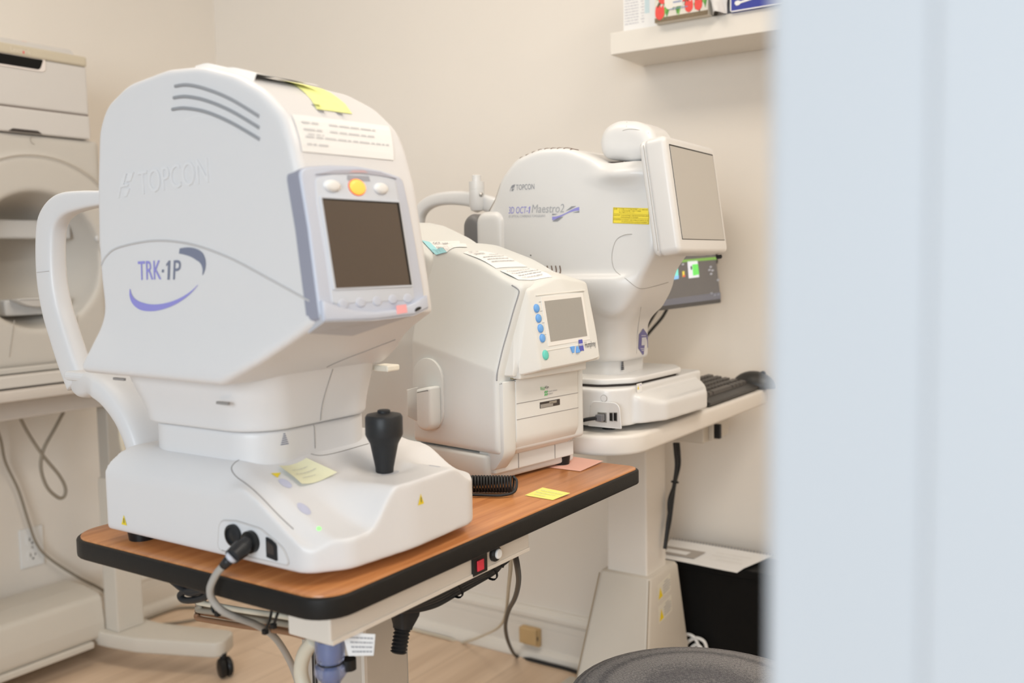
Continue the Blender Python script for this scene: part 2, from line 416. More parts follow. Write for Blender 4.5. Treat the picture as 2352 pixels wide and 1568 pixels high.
def pray(x, y):
    """direction of a photograph pixel (2352 x 1568 frame)"""
    return (fw*2200.9+rt*(x-1176)-up*(y-784)).normalized()
def hit(tree, x, y, back=0):
    """where the line of sight through a pixel meets a built surface"""
    d = pray(x, y); o = Vector((0, 0, CAM_H)); h = tree.ray_cast(o, d)
    if h[0] is None:
        h = min((tree.find_nearest(o+d*(.5+.02*i)) for i in range(130)), key=lambda q: q[3])
    return (h[0], h[1])
def onplane(x, y, axis, val):
    d = pray(x, y); o = Vector((0, 0, CAM_H)); return o+d*((val-o[axis])/d[axis])
def patch(name, px4, tree, m, parent=None, nu=6, nv=4, off=.0006, thick=.0004, bulge=0, **k):
    """thin sheet whose corners (bl, br, tr, tl) were read off the photo, laid on a surface"""
    c = [hit(tree, *p) for p in px4]; P, F = quadgrid([q[0] for q in c], nu, nv)
    n = sum((q[1] for q in c), Vector()).normalized()
    if n.dot(pray(*px4[0])) > 0: n = -n
    Q = []
    for i, p in enumerate(P):
        p = Vector(p); h = tree.ray_cast(p+n*.05, -n, .1); q = h[0] if h[0] is not None else p
        Q.append(q+n*(off+thick+bulge*math.sin((i//(nu+1))/nv*math.pi)))
    N = len(Q); V = [tuple(q) for q in Q]+[tuple(q-n*thick) for q in Q]; F = [list(f) for f in F]
    a, b, cc = Q[F[0][0]], Q[F[0][1]], Q[F[0][2]]
    if (b-a).cross(cc-a).dot(n) < 0: F = [f[::-1] for f in F]
    ed = {}
    for f in F:
        for i in range(4): ed[(f[i], f[(i+1) % 4])] = 1
    G = F+[[i+N for i in f[::-1]] for f in F]+[[b_, a_, a_+N, b_+N] for (a_, b_) in ed if (b_, a_) not in ed]
    o = obj(name, V, G, m, parent, **k); return o, [q[0] for q in c], n
def sheet_print(c, n, lines, m, parent, tree, seed=1, fill=.4, top=.92, off=.0013, name='print', sub=None):
    """rows of unreadable print on a sheet with corners bl, br, tr, tl"""
    U = (c[1]-c[0]); W_ = U.length; Vd = ((c[3]-c[0])+(c[2]-c[1]))/2; H_ = Vd.length
    UV, F = words(lines, W_, H_, seed=seed, fill=fill, top=top)
    P = []
    for a, b in UV:
        s, t = a/W_, b/H_; p = c[0]*(1-s)*(1-t)+c[1]*s*(1-t)+c[2]*s*t+c[3]*(1-s)*t
        h = tree.ray_cast(p+n*.05, -n, .1); P.append(tuple((h[0] if h[0] is not None else p)+n*off))
    f = F[0]; a, b, cc = [Vector(P[i]) for i in f[:3]]
    if (b-a).cross(cc-a).dot(n) < 0: F = [f[::-1] for f in F]
    return obj(name, P, F, m, parent)
def sheet_text(txt, c, n, u0, v0, w, h, m, parent, tree, off=.0014, name='lettering', **k):
    """readable lettering on a sheet; u0, v0, w, h are fractions of the sheet"""
    UV, F = text2d(txt, width=1, height=1, **k); P = []
    for a, b in UV:
        s, t = u0+a*w, v0+b*h; p = c[0]*(1-s)*(1-t)+c[1]*s*(1-t)+c[2]*s*t+c[3]*(1-s)*t
        q = tree.ray_cast(p+n*.05, -n, .1) if tree else (None,); P.append(tuple((q[0] if q[0] is not None else p)+n*off))
    f = F[0]; a, b, cc = [Vector(P[i]) for i in f[:3]]
    if (b-a).cross(cc-a).dot(n) < 0: F = [f[::-1] for f in F]
    return obj(name, P, F, m, parent)
# ------------------------------------------------------------------ room shell
XL, YB = -2.68, 2.22
XR, XR2 = -.0976, .03          # end of the front wall beside the door / outer edge of its casing
YJ = .285                      # door jamb
ZC = 2.5
struct('floor', [(XL-.1, -2.0, -.05), (1.6, -2.0, -.05), (1.6, YB+.1, -.05), (XL-.1, YB+.1, -.05), (XL-.1, -2.0, 0), (1.6, -2.0, 0), (1.6, YB+.1, 0), (XL-.1, YB+.1, 0)],
       [[3, 2, 1, 0], [4, 5, 6, 7], [0, 1, 5, 4], [1, 2, 6, 5], [2, 3, 7, 6], [3, 0, 4, 7]], M_FLOOR)
struct('wall_back', *box(XL-.1, 1.6, YB, YB+.1, 0, ZC), M_WALL)
struct('wall_left', *box(XL-.1, XL, -.4, YB, 0, ZC), M_WALL)
struct('wall_right', *box(1.15, 1.25, YJ+.02, YB, 0, ZC), M_WALL)
struct('wall_front', *box(XR+.02, 1.25, YJ+.012, YJ+.115, 0, ZC), M_WALL)
struct('ceiling', *box(XL-.1, 1.6, -.4, YB+.1, ZC, ZC+.05), M_CEIL)
bp = [(0, .001), (.036, .001), (.036, .010), (.033, .02), (.026, .028), (.021, .031), (.020, .034), (.020, .0905), (.0183, .0915), (.0183, .0925), (.020, .0935),
      (.020, .1095), (.0178, .1107), (.0178, .1118), (.0205, .113), (.0235, .118), (.0235, .127), (.019, .136), (.012, .140), (.011, .1435), (0, .1435)]
V, F = prism([(YB-d, z) for d, z in bp], XL, 1.15, 'x'); struct('baseboard_back', V, F, M_TRIM)
V, F = prism([(XL+d, z) for d, z in bp], -.4, YB-.037, 'y'); struct('baseboard_left', V, F, M_TRIM)
# door frame at the end of the front wall
dj = thing('door_1', 'white painted door jamb standing right beside the camera', None, (XR, YJ, 0)); dj['kind'] = 'structure'
for k in ('label', 'category'):
    if k in dj: del dj[k]
obj('jamb', *box(XR, XR+.02, YJ+.012, YJ+.12, 0, 2.05, .002, 2), M_JAMB, dj)
obj('casing', *box(XR, XR2, YJ, YJ+.012, 0, 2.11, .003, 2), M_JAMB, dj)
obj('casing_step', *box(-.0512, XR2, YJ-.0035, YJ, 0, 2.11, .0015, 2), M_JAMB, dj)
# ceiling lamps (out of frame) whose light is the area lamps above; the stool-side one is added as fill
for (lx, ly, hx, hy, lb0) in ((-1.35, 1.0, .60, .32, 'flat white ceiling light panel over the left table'), (.30, 1.25, .30, .60, 'added flat white fill light panel over the stool side of the room')):
    cl = thing('ceiling_lamp', lb0, 'lamp', (lx, ly, ZC))
    obj('lamp_frame', *box(lx-hx, lx+hx, ly-hy, ly+hy, ZC-.03, ZC, .004), M_WHITE, cl)
    obj('diffuser', *box(lx-hx+.04, lx+hx-.04, ly-hy+.04, ly+hy-.04, ZC-.034, ZC-.03), mat('lamp_diffuser', (1, .9, .76), .5, emit=2.2), cl)

# ------------------------------------------------------------------ wall shelf and what stands on it
SZ0, SZ1, SY = 1.594, 1.644, 2.045
sh = obj('wall_shelf', *box(-1.078, -.25, SY, YB-.0005, SZ0, SZ1, .0015, 2), M_TRIM)
tag(sh, 'thick cream floating shelf on the back wall', 'shelf')
z = SZ1
lf = thing('leaflet_box', 'white carton printed with grey columns, at the free end of the shelf', 'box', (-1.0, 2.06, z))
obj('carton', *box(-1.045, -.958, SY+.004, SY+.05, z, z+.17, .001), M_PAPER, lf)
UV, F = words([(.05, .45)]*22, .087, .165, seed=3, fill=.35); decal('print', UV, F, (-1.045, SY+.004, z+.002), (1, 0, 0), (0, 0, 1), (0, -1, 0), None, mat('pale_print', (.58, .57, .60), .8, noise=.02), lf)
UV, F = words([(.52, .62), (.55, .61)]*11, .087, .165, seed=5, fill=.35); decal('print', UV, F, (-1.045, SY+.004, z+.002), (1, 0, 0), (0, 0, 1), (0, -1, 0), None, MATS['pale_print'], lf)
UV, F = gridq(.055, .067, .03, .16, 1, 1); decal('blue_column', UV, F, (-1.045, SY+.004, z+.002), (1, 0, 0), (0, 0, 1), (0, -1, 0), None, mat('pale_blue_print', (.60, .73, .77), .8, noise=.02), lf, off=.0002)
# tissue box printed with red tulips
tb = thing('tissue_box', 'tissue box printed with red and white tulips on the shelf', 'box', (-.89, 2.05, z))
TX0, TX1, TY = -.953, -.826, SY-.022
obj('carton', *box(TX0, TX1, TY, TY+.12, z, z+.12, .001), mat('tulip_carton', (.74, .70, .62), .6, noise=.05), tb)
rn = random.Random(4)
def blob(cx, cz, w_, h_, kind, m, off):
    if kind == 'leaf':
        pts = [(cx-w_*.2, cz), (cx+w_*.5, cz+h_*.5), (cx+w_*.9, cz+h_), (cx+w_*.25, cz+h_*.6), (cx-w_*.5, cz+h_*.3)]
    elif kind == 'tulip':
        pts = crom([(cx, cz-h_*.5), (cx+w_*.42, cz-h_*.3), (cx+w_*.5, cz+h_*.1), (cx+w_*.36, cz+h_*.5), (cx+w_*.16, cz+h_*.34), (cx, cz+h_*.52), (cx-w_*.18, cz+h_*.34), (cx-w_*.36, cz+h_*.5), (cx-w_*.5, cz+h_*.1), (cx-w_*.42, cz-h_*.3)], 3, True)
    pts = [(min(max(a, TX0+.001), TX1-.001), min(max(b, z+.001), z+.119)) for a, b in pts]
    decal({'leaf': 'printed_leaf', 'tulip': 'printed_tulip'}[kind], pts, [list(range(len(pts)))], (0, TY, 0), (1, 0, 0), (0, 0, 1), (0, -1, 0), None, m, tb, off=off)
m_leaf = mat('leaf_print', (.10, .30, .06), .6, noise=.1); m_tul = mat('red_tulip_print', (.80, .085, .07), .6, noise=.15, nscale=90); m_wt = mat('white_tulip_print', (.82, .78, .70), .6, noise=.05); m_dk = mat('dark_stem_print', (.12, .09, .05), .6, noise=.1)
UV, F = gridq(0, TX1-TX0, 0, .010, 1, 1); decal('printed_ground', UV, F, (TX0, TY, z), (1, 0, 0), (0, 0, 1), (0, -1, 0), None, mat('ground_print', (.20, .15, .09), .6, noise=.3, nscale=120), tb, off=.0002)
for i in range(34): blob(TX0+.004+rn.random()*.12, z+rn.random()*.075, .013, .035+.03*rn.random(), 'leaf', (m_leaf, mat('light_leaf_print', (.22, .48, .10), .6, noise=.1), m_dk)[i % 3], .0003+.00001*i)
for i, (a, b, s_, m_) in enumerate([(.021, .052, .021, m_tul), (.013, .018, .020, m_tul), (.067, .05, .022, m_tul), (.083, .022, .017, m_tul), (.105, .022, .016, m_tul), (.094, .07, .018, m_wt), (.038, .04, .024, m_wt), (.052, .07, .022, m_wt), (.083, .055, .02, m_tul), (.115, .06, .02, m_wt), (.03, .09, .022, m_tul), (.075, .095, .022, m_tul), (.1, .1, .02, m_tul), (.112, .09, .018, m_tul)]):
    blob(TX0+a, z+b+.003, s_*1.12, s_*1.6, 'tulip', m_, .0009+.00003*i)
UV, F = gridq(.044, .068, .028, .045, 1, 1); decal('brand_patch', UV, F, (TX0, TY, z), (1, 0, 0), (0, 0, 1), (0, -1, 0), None, mat('cream_patch', (.80, .78, .72), .6, noise=.02), tb, off=.0016)
for (u, v, ww, hh) in ((.046, .034, .02, .007), (.036, .022, .045, .004)):
    UV, F = words([(0, 1)], ww, hh, seed=int(u*1000), fill=.7, top=1); decal('brand_print', UV, F, (TX0+u, TY, z+v), (1, 0, 0), (0, 0, 1), (0, -1, 0), None, mat('blue_grey_print', (.28, .34, .52), .6, noise=.02), tb, off=.0019)
# crumpled plastic bag between the boxes
pb = []
for j in range(7):
    for i in range(7):
        s_, t_ = i/6, j/6; wv = .5+.5*t_
        pb.append((-.806+(s_-.5)*.05*(.75+.6*t_)+.004*math.sin(9*t_+4*s_), 2.035+.012*math.cos(7*s_+5*t_)-.018*math.sin(s_*math.pi), z+.0005+t_*.12))
F = [[j*7+i, j*7+i+1, (j+1)*7+i+1, (j+1)*7+i] for j in range(6) for i in range(6)]
bag = MB().add(pb, F).add([(a, b+.03+.02*math.sin((c-z)*30), c) for a, b, c in pb], [f[::-1] for f in F])
tag(bag.obj('plastic_bag', mat('grey_plastic_film', (.66, .64, .625), .35, noise=.06), smooth=True), 'crumpled grey plastic bag wedged between the tulip box and the blue carton', 'bag')
# blue carton with a cotton swab printed on it
bb = thing('cotton_swab_box', 'dark blue carton with a white cotton swab printed on its front', 'box', (-.72, 2.05, z))
BX0, BX1, BY = -.781, -.655, SY-.008
obj('carton', *box(BX0, BX1, BY, BY+.08, z, z+.11, .001), mat('blue_carton', (.035, .05, .33), .45, noise=.03), bb)
UV, F = gridq(0, .0025, 0, .11, 1, 1); decal('white_border', UV, F, (BX0, BY, z), (1, 0, 0), (0, 0, 1), (0, -1, 0), None, M_PAPER, bb)
UV, F = gridq(0, BX1-BX0, 0, .0025, 1, 1); decal('white_border', UV, F, (BX0, BY, z), (1, 0, 0), (0, 0, 1), (0, -1, 0), None, M_PAPER, bb)
sw = [(.010, .017), (.014, .012), (.02, .0125), (.024, .0155), (.062, .021), (.067, .0195), (.074, .0205), (.077, .0245), (.073, .0285), (.067, .0285), (.062, .0255), (.024, .020), (.018, .0225), (.012, .0215)]
decal('printed_swab', sw, [list(range(len(sw)))], (BX0, BY, z), (1, 0, 0), (0, 0, 1), (0, -1, 0), None, M_WHITE, bb, off=.0007)
UV, F = words([(.05, .35), (.4, .95)], .08, .016, seed=9, fill=.5); decal('print', UV, F, (BX0+.006, BY, z+.031), (1, 0, 0), (0, 0, 1), (0, -1, 0), None, mat('pale_violet_print', (.55, .58, .8), .6, noise=.02), bb)
# printed sheet on the wall beside the jamb
ws = thing('wall_notice', 'white printed sheet fixed to the back wall above the keyboard', 'paper', (-.66, 2.215, .90))
obj('sheet', *box(-.70, -.60, YB-.0016, YB-.0003, .845, 1.0), M_PAPER, ws)
UV, F = words([(.1, .9)]*6, .1, .15, seed=12, fill=.3); decal('print', UV, F, (-.70, YB-.0016, .848), (1, 0, 0), (0, 0, 1), (0, -1, 0), None, M_LINK, ws)
# outlet on the left wall and adapter on the back baseboard
ot = thing('wall_outlet', 'white double wall outlet low on the left wall', 'outlet', (XL, 1.477, .315))
obj('cover_plate', *box(XL, XL+.006, 1.442, 1.512, .258, .372, .002), M_WHITE, ot)
for zz in (.338, .292):
    f_ = obj('socket_face', *prism(rpoly([(1.46, zz-.015, .008), (1.494, zz-.015, .008), (1.494, zz+.015, .008), (1.46, zz+.015, .008)]), XL+.004, XL+.0078, 'x'), M_WHITE, ot)
    for yy, h_ in ((1.470, .005), (1.484, .004)): obj('slot', *box(XL+.0077, XL+.0081, yy-.0014, yy+.0014, zz+.002-h_, zz+.002+h_), M_BLACK, f_)
    obj('slot', *lathe([(.003, 0), (.003, .0004)], 10, (XL+.0077, 1.477, zz-.009), (1, 0, 0)), M_BLACK, f_)
obj('screw', *lathe([(.003, 0), (.003, .0006)], 10, (XL+.006, 1.477, .315), (1, 0, 0)), M_METAL, ot)
ad = thing('phone_jack_box', 'small beige surface jack box on the back baseboard', 'jack', (-1.42, YB-.03, .04))
obj('cover', *box(-1.452, -1.396, YB-.045, YB-.0205, .046, .092, .003), M_BEIGE, ad)
obj('base_plate', *box(-1.444, -1.392, YB-.034, YB-.0202, .040, .090, .001), M_BEIGE, ad)
obj('port', *box(-1.3962, -1.3945, YB-.038, YB-.03, .06, .07), M_DSEAM, ad)
# ------------------------------------------------------------------ wood instrument table
T = .778
et = thing('instrument_table', 'wood-topped instrument table with thick black rubber edge carrying two machines', 'table', (-.94, 1.04, 0))
AX0, AX1, AY0, AY1 = -1.152, -.690, .681, 1.400
rp = rpoly([(AX0, AY0, .045), (AX1, AY0, .035), (AX1, AY1, .02), (AX0, AY1, .03)], 8)
top = obj('table_top', *prism(rp, T-.022, T, 'z', .0012, 2), M_WOOD, et, smooth=True, auto=40)
rp2 = rpoly([(AX0-.005, AY0-.005, .05), (AX1+.005, AY0-.005, .04), (AX1+.005, AY1+.004, .024), (AX0-.005, AY1+.004, .034)], 8)
obj('edge_band', *prism(rp2, T-.0255, T-.0022, 'z', .003, 3), M_EDGE, et, smooth=True, auto=40)
ap = obj('apron', *box(-.768, -.7045, .700, 1.085, .7195, T-.026, .002), mat('apron_metal', (.72, .66, .585), .45, noise=.01), et)
obj('apron_lip', *box(-.7048, -.7025, .701, 1.084, .7195, .725, .001), MATS['apron_metal'], ap)
obj('column_mount', *box(-1.08, -.768, .97, 1.11, .730, T-.026, .003), M_BLACK, et)
obj('rear_rail', *box(-1.13, -1.08, .74, 1.34, .728, T-.026, .002), MATS['apron_metal'], et)
sw_ = obj('rocker_switch', *box(-.7048, -.7010, .950, .981, .7215, .750, .001), M_BLACK, et)
obj('rocker', *box(-.7012, -.699, .957, .971, .7265, .7405, .001), M_RED, sw_)
pb_ = obj('fuse_holder', *lathe([(.0105, 0), (.0105, .004), (.009, .006)], 20, (-.7045, 1.0, .7385), (1, 0, 0)), M_BLACK, et)
obj('fuse_cap', *lathe([(.0065, 0), (.0065, .003), (.005, .004)], 16, (-.6995, 1.001, .7385), (1, 0, 0)), M_WHITE, pb_)
cm = obj('column', *box(-1.06, -.93, .99, 1.09, .05, .730, .006), M_STEEL, et)
for xx in (-1.034, -1.028): obj('column_groove', *box(xx-.0016, xx+.0016, .9885, .9902, .05, .71), M_DSEAM, cm)
obj('base_foot', *box(-1.30, -.70, 1.0, 1.08, 0, .05, .008), M_BLACK, et)
obj('base_foot', *box(-1.12, -.90, .76, 1.32, .0, .045, .008), M_BLACK, et)

# ------------------------------------------------------------------ white table of the scanner
O = .816
ot2 = thing('scanner_table', 'light grey height-adjustable table with a tapered column foot under the scanner', 'table', (-.95, 1.85, 0))
op = rpoly([(-1.215, 1.43, .09), (-.726, 1.43, .075), (-.726, 2.165, .04), (-1.215, 2.165, .04)], 10)
op = [(a, b-.012*max(0, 1-((a+.97)/.22)**2) if b < 1.6 else b) for a, b in op]
obj('table_top', *prism(op, O-.036, O, 'z', .007, 4), M_TBL, ot2, smooth=True, auto=50)
obj('column', *box(-.998, -.900, 1.857, 1.957, .40, O-.036, .004), M_TBL, ot2)
V, F = [], []
n_ = rpoly([(0, 0, .012), (1, 0, .012), (1, 1, .012), (0, 1, .012)], 4)
def taper(z0, z1, a, b, r):
    """tapered foot housing: rounded rectangles a at z0 and b at z1 = (x0, x1, y0, y1)"""
    V = []; F = []; lv = [(z0, a), (z1-.008, b), (z1-.002, tuple(np.array(b)+np.array([.003, -.003, .003, -.003]))), (z1, tuple(np.array(b)+np.array([.009, -.009, .009, -.009])))]
    for zz, q in lv:
        P = rpoly([(q[0], q[2], r), (q[1], q[2], r), (q[1], q[3], r), (q[0], q[3], r)], 4); V += [(p[0], p[1], zz) for p in P]; n = len(P)
    for k in range(len(lv)-1):
        for i in range(n): j = (i+1) % n; F.append([k*n+i, k*n+j, (k+1)*n+j, (k+1)*n+i])
    F.append(list(range(n))[::-1]); F.append([(len(lv)-1)*n+i for i in range(n)]); return V, F
hs = obj('foot_housing', *taper(.05, .425, (-1.075, -.868, 1.775, 2.06), (-1.012, -.885, 1.842, 1.992), .010), M_TBL2, ot2, smooth=True, auto=30)
obj('housing_seam', *sweep([(-1.0085, 1.8405, .42), (-1.0675, 1.7765, .06)], .0013, 6), mat('tan_gap', (.30, .23, .15), .8, noise=.02), hs)
obj('housing_seam', *sweep([(-.8885, 1.8445, .42), (-.8735, 1.778, .06)], .0011, 6), MATS['tan_gap'], hs)
obj('base_plate', *box(-1.22, -.80, 1.66, 2.062, .012, .05, .008), M_TBL2, ot2)
for xx, yy in ((-1.18, 1.70), (-.84, 1.70), (-1.18, 2.02), (-.84, 2.02)): obj('glide', *lathe([(.014, 0), (.014, .013)], 12, (xx, yy, 0)), M_BLACK, ot2)
# warning labels on the housing (+X face leans; follow it)
tr = bvh(hs)
for zc in (.400, .351):
    oz = (-.88, 1.874, zc-.036)
    UV, F = gridq(0, .070, 0, .038, 2, 2); lb = decal('warning_label', UV, F, oz, (0, 1, .12), (0, 0, 1), (1, 0, 0), tr, mat('label_white', (.74, .71, .62), .6, noise=.01), ot2, off=.0003)
    tri = [(.004, .004), (.026, .004), (.015, .028)]; decal('warning_triangle', tri, [[0, 1, 2]], oz, (0, 1, .12), (0, 0, 1), (1, 0, 0), tr, M_WARN, lb, off=.0007)
    UV, F = words([(.2, .7), (0, 1), (0, 1), (0, 1), (0, .9)], .038, .034, seed=int(zc*900), fill=.4); o_ = decal('print', [(a+.029, b+.002) for a, b in UV], F, oz, (0, 1, .12), (0, 0, 1), (1, 0, 0), tr, M_LINK, lb, off=.0007); o_['kind'] = 'stuff'
# control box under the top
obj('control_box', *box(-.899, -.812, 1.963, 2.10, .708, O-.036, .003), M_TBL2, ot2)
obj('inlet', *box(-.80, -.786, 1.992, 2.004, .716, .748, .002), M_BLACK, ot2)
obj('inlet_bracket', *box(-.812, -.80, 1.99, 2.08, .712, O-.036, .002), M_TBL2, ot2)

# ------------------------------------------------------------------ table of the visual field analyser (left)
H0 = .826
ht = thing('analyser_table', 'putty-coloured table on castors against the left wall carrying the field analyser', 'table', (-2.42, 1.2, 0))
hp = rpoly([(-2.66, .72, .03), (-2.27, .72, .05), (-2.27, 1.66, .05), (-2.66, 1.66, .03)], 6)
obj('table_top', *prism(hp, H0-.026, H0, 'z', .004, 3), mat('table_top_grey', (.60, .55, .50), .45, noise=.01), ht, smooth=True, auto=40)
obj('upper_plate', *box(-2.62, -2.295, .78, 1.60, H0+.004, H0+.034, .004), mat('plate_grey', (.62, .585, .54), .45, noise=.01), ht)
obj('plate_spacer', *box(-2.60, -2.31, .80, 1.58, H0, H0+.004), M_DSEAM, ht)
obj('rail', *box(-2.56, -2.36, .80, 1.62, .742, H0-.026, .004), MATS['table_top_grey'], ht)
obj('rail_screw', *lathe([(.006, 0), (.006, .004)], 10, (-2.33, 1.27, H0-.03), (0, 0, 1)), M_BEIGE, ht)
for y0 in (1.54, .80):
    c1 = obj('column_upper', *box(-2.427, -2.379, y0+.004, y0+.078, .50, .742, .003), M_STEEL, ht)
    c2 = obj('column_lower', *box(-2.433, -2.373, y0, y0+.083, .10, .535, .003), M_TBL2, ht)
    obj('column_plate', *box(-2.3732, -2.3722, y0+.03, y0+.07, .112, .122), M_TBL2, c2)
    fp = [(-2.62, y0+.0, .02), (-2.50, y0-.03, .05), (-2.40, y0-.02, .08), (-2.30, y0+.0, .12), (-2.06, y0+.10, .03), (-2.105, y0+.185, .03), (-2.33, y0+.115, .1), (-2.62, y0+.09, .02)]
    fo = obj('foot', *prism(rpoly(fp, 6), .058, .10, 'z', .006, 3), M_TBL2, ht, smooth=True, auto=45)
    for (xx, yy) in ((-2.078, y0+.118), (-2.60, y0+.045)):
        cs = obj('castor', *lathe([(.010, .0), (.010, .02)], 10, (xx, yy, .045)), M_BLACK, ht)
        for s_ in (-1, 1):
            obj('castor_wheel', *lathe([(.010, 0), (.024, .001), (.0265, .005), (.0265, .012), (.022, .015), (.008, .016)], 20, (xx+.006, yy+s_*.002, .0265), (.35*s_, .94*s_, 0)), M_BLACK, cs, smooth=True, auto=40)
cb = obj('cross_beam', *prism(rpoly([(-2.62, .075, .01), (-2.43, .075, .02), (-2.43, .125, .01), (-2.44, .20, .02), (-2.52, .212, .02), (-2.62, .212, .01)], 5), .86, 1.535, 'y'), M_TBL2, ht, smooth=True, auto=40)
obj('cross_beam_ledge', *box(-2.60, -2.425, .86, 1.50, .06, .078, .004), M_TBL2, cb)
# ------------------------------------------------------------------ auto refractor (near machine)
tk = thing('auto_refractor', 'white refraction machine with brown screen and joystick standing on the wood table', 'eye machine', (-.89, .83, T))
# base: plan outline + height field
g = Grid((-1.115, .67, T), (-.66, 1.01, .93), .0024)
plan = rpoly([(-1.092, .697, .012), (-.735, .697, .03), (-.705, .735, .04), (-.694, .83, .2), (-.699, .95, .04), (-.73, .985, .04), (-1.092, .985, .015)], 8)
dp = psdf(plan, g.X[..., 0], g.Y[..., 0])[:, :, None]
x, y = g.X, g.Y
edge = np.clip(np.minimum(np.minimum(y-.695, .987-y), x+1.09), 0, 1)
tt_ = np.clip(edge/.038, 0, 1)
bulk = .853+.044*np.sqrt(np.clip(1-(1-tt_)**2, 0, 1))**1.35
ctrl = .889-.060*sstep(-.845, -.69, x)-.008*sstep(.80, .70, y)
hill = sstep(.755, .80, y-.12*(x+.75))
front = ctrl*(1-hill)+(.884-.014*sstep(-.84, -.76, x)-.022*sstep(.905, .95, y)*sstep(-.80, -.74, x))*hill
front = front-.006*np.exp(-(((x+.772)/.032)**2+((y-.868)/.034)**2)**2)
k = sstep(-.850, -.805, x+.02*sstep(.80, .72, y))
h_ = bulk*(1-k)+np.minimum(front, .853+.044*np.sqrt(np.clip(1-(1-np.clip(edge/.05, 0, 1))**2, 0, 1))+.02)*k
cut = sstep(-.90, -.74, x)*sstep(.725, .70, y)*.014
F_ = smax(smax(dp, g.Z-(h_-cut), .0035), T+.013-g.Z, .005)
base = sobj('base', g, F_, M_TRK, tk, relax=1)
tb_ = bvh(base)
for xx, yy in ((-1.05, .722), (-.79, .76), (-1.05, .95), (-.77, .93)):
    obj('foot', *lathe([(.016, 0), (.018, .013), (.018, .02)], 20, (xx, yy, T)), M_BLACK, tk, smooth=True, auto=40)
# neck: lower band and flared upper part
g = Grid((-1.10, .68, .86), (-.76, .98, 1.03), .0025)
z_ = g.Z
d1 = rbox(g.X, g.Y, -1.044, -.832, .724, .926, .05); d1 = smax(d1, slab(z_, .87, .928), .004)
band = sobj('neck_band', g, d1, M_TRK, tk, relax=1)
fl = sstep(.93, 1.0, z_)
d2 = rbox(g.X+.002, g.Y, -1.054-.018*fl, -.822+.010*fl, .717-.014*fl, .928+.006*fl, .055); d2 = smax(d2, slab(z_, .929, 1.01), .005)
neck = sobj('neck', g, d2, M_TRK, tk, relax=1)
# head: side profile with rounded rims, flared skirt
prof = [(-1.106, .990, .008), (-1.090, 1.018, .03), (-1.074, 1.055, .06), (-1.080, 1.11, .1), (-1.0825, 1.15, .1), (-1.080, 1.22, .1), (-1.073, 1.285, .05), (-1.056, 1.314, .045), (-1.012, 1.3345, .07), (-.94, 1.3425, .1), (-.88, 1.339, .1),
        (-.825, 1.3235, .1), (-.783, 1.3025, .08), (-.750, 1.274, .05), (-.7375, 1.245, .05), (-.7265, 1.205, .05), (-.709, 1.078, .01), (-.7065, 1.060, .004), (-.740, 1.040, .012), (-.785, 1.014, .03), (-.840, .988, .02)]
kt = .9786; YN = .685
def sk(a, b): return (a*kt, 1.12+(b-1.12)*kt)
P = rpoly([(*sk(a, b), r) for a, b, r in prof], 5)
g = Grid((-1.115, .64, .965), (-.68, .965, 1.36), .0024)
dx = psdf(P, g.X[:, 0, :], g.Z[:, 0, :])[:, None, :]
skirt = .020*sstep(1.085, .992, g.Z)**1.2
yn = YN-skirt; yf = .874+.058*sstep(1.048, .985, g.Z)
dy = np.maximum(yn-g.Y, g.Y-yf)
yb = np.maximum(0, .3*(g.Z-1.2))  # gentle inward lean of the upper sides
dy = dy+.0*yb
lean = .02*np.clip(g.Z-1.10, 0, 1)
dy = np.maximum(yn+lean-g.Y, g.Y-(yf-lean))
head = sobj('head', g, xs(dx, dy, .010), M_TRK, tk, relax=2)
th_ = bvh(head)
def side_line(name, pts, r, m, parent, n=(0, -1, 0), tree=None, sub=10, emb=.0002):
    Q = project([(*sk(a, b)[:1], .70, sk(a, b)[1]) for a, b in crom(pts, sub)], n, tree, emb); V, F = sweep(Q, r, 6); return obj(name, V, F, m, parent, smooth=True)
# vent slots in the side, arched shoulder seam
for dz in (0, .0125, .025):
    side_line('vent_slot', [(-.921-dz*.25, 1.3205-dz), (-.90-dz*.2, 1.3195-dz), (-.87, 1.312-dz), (-.83, 1.297-dz), (-.785, 1.274-dz*.95)], .0019, mat('vent_grey', (.33, .34, .36), .8, noise=.02), head, tree=th_)
side_line('panel_seam', [(-1.073, 1.122), (-1.06, 1.134), (-1.035, 1.143), (-.97, 1.149), (-.905, 1.144), (-.84, 1.128), (-.775, 1.104), (-.714, 1.080)], .0013, mat('soft_seam', (.56, .55, .55), .7, noise=.01), head, tree=th_)
obj('side_knob', *lathe([(.005, 0), (.005, .006), (.003, .008)], 14, (-1.064, .700, 1.03), (-1, -.5, 0)), M_TRK, tk, smooth=True)
# relief lettering and printed model name
UV, F = text2d('TOPCON', width=.122, height=.0265)
decal('relief_lettering', UV, F, (-0.9708, .70, 1.2012), (1, 0, .06), (-.05, 0, 1), (0, -1, 0), th_, mat('relief_white', (.76, .76, .77), .4, noise=.01), head, off=.0001, thick=.0014)
lg = [[(0, 0), (.010, .020), (.016, .026), (.020, .026), (.013, .014), (.022, .014), (.0215, .0115), (.008, .0115), (.003, 0)], [(.012, 0), (.0145, .0085), (.024, .0085), (.018, 0)], [(.018, .0165), (.024, .026), (.034, .026), (.027, .0165)]]
for q in lg: decal('relief_emblem', q, [list(range(len(q)))], (-1.0119, .70, 1.1998), (1, 0, .06), (-.05, 0, 1), (0, -1, 0), th_, MATS['relief_white'], head, off=.0001, thick=.0014)
UV, F = text2d('TRK', width=.042, height=.0215, bold=.004); decal('model_print', UV, F, (-0.9781, .70, 1.1039), (1, 0, .02), (0, 0, 1), (0, -1, 0), th_, M_PURP, head, off=.0006)
UV, F = text2d('P', width=.0145, height=.0215, bold=.004, shear=.12)
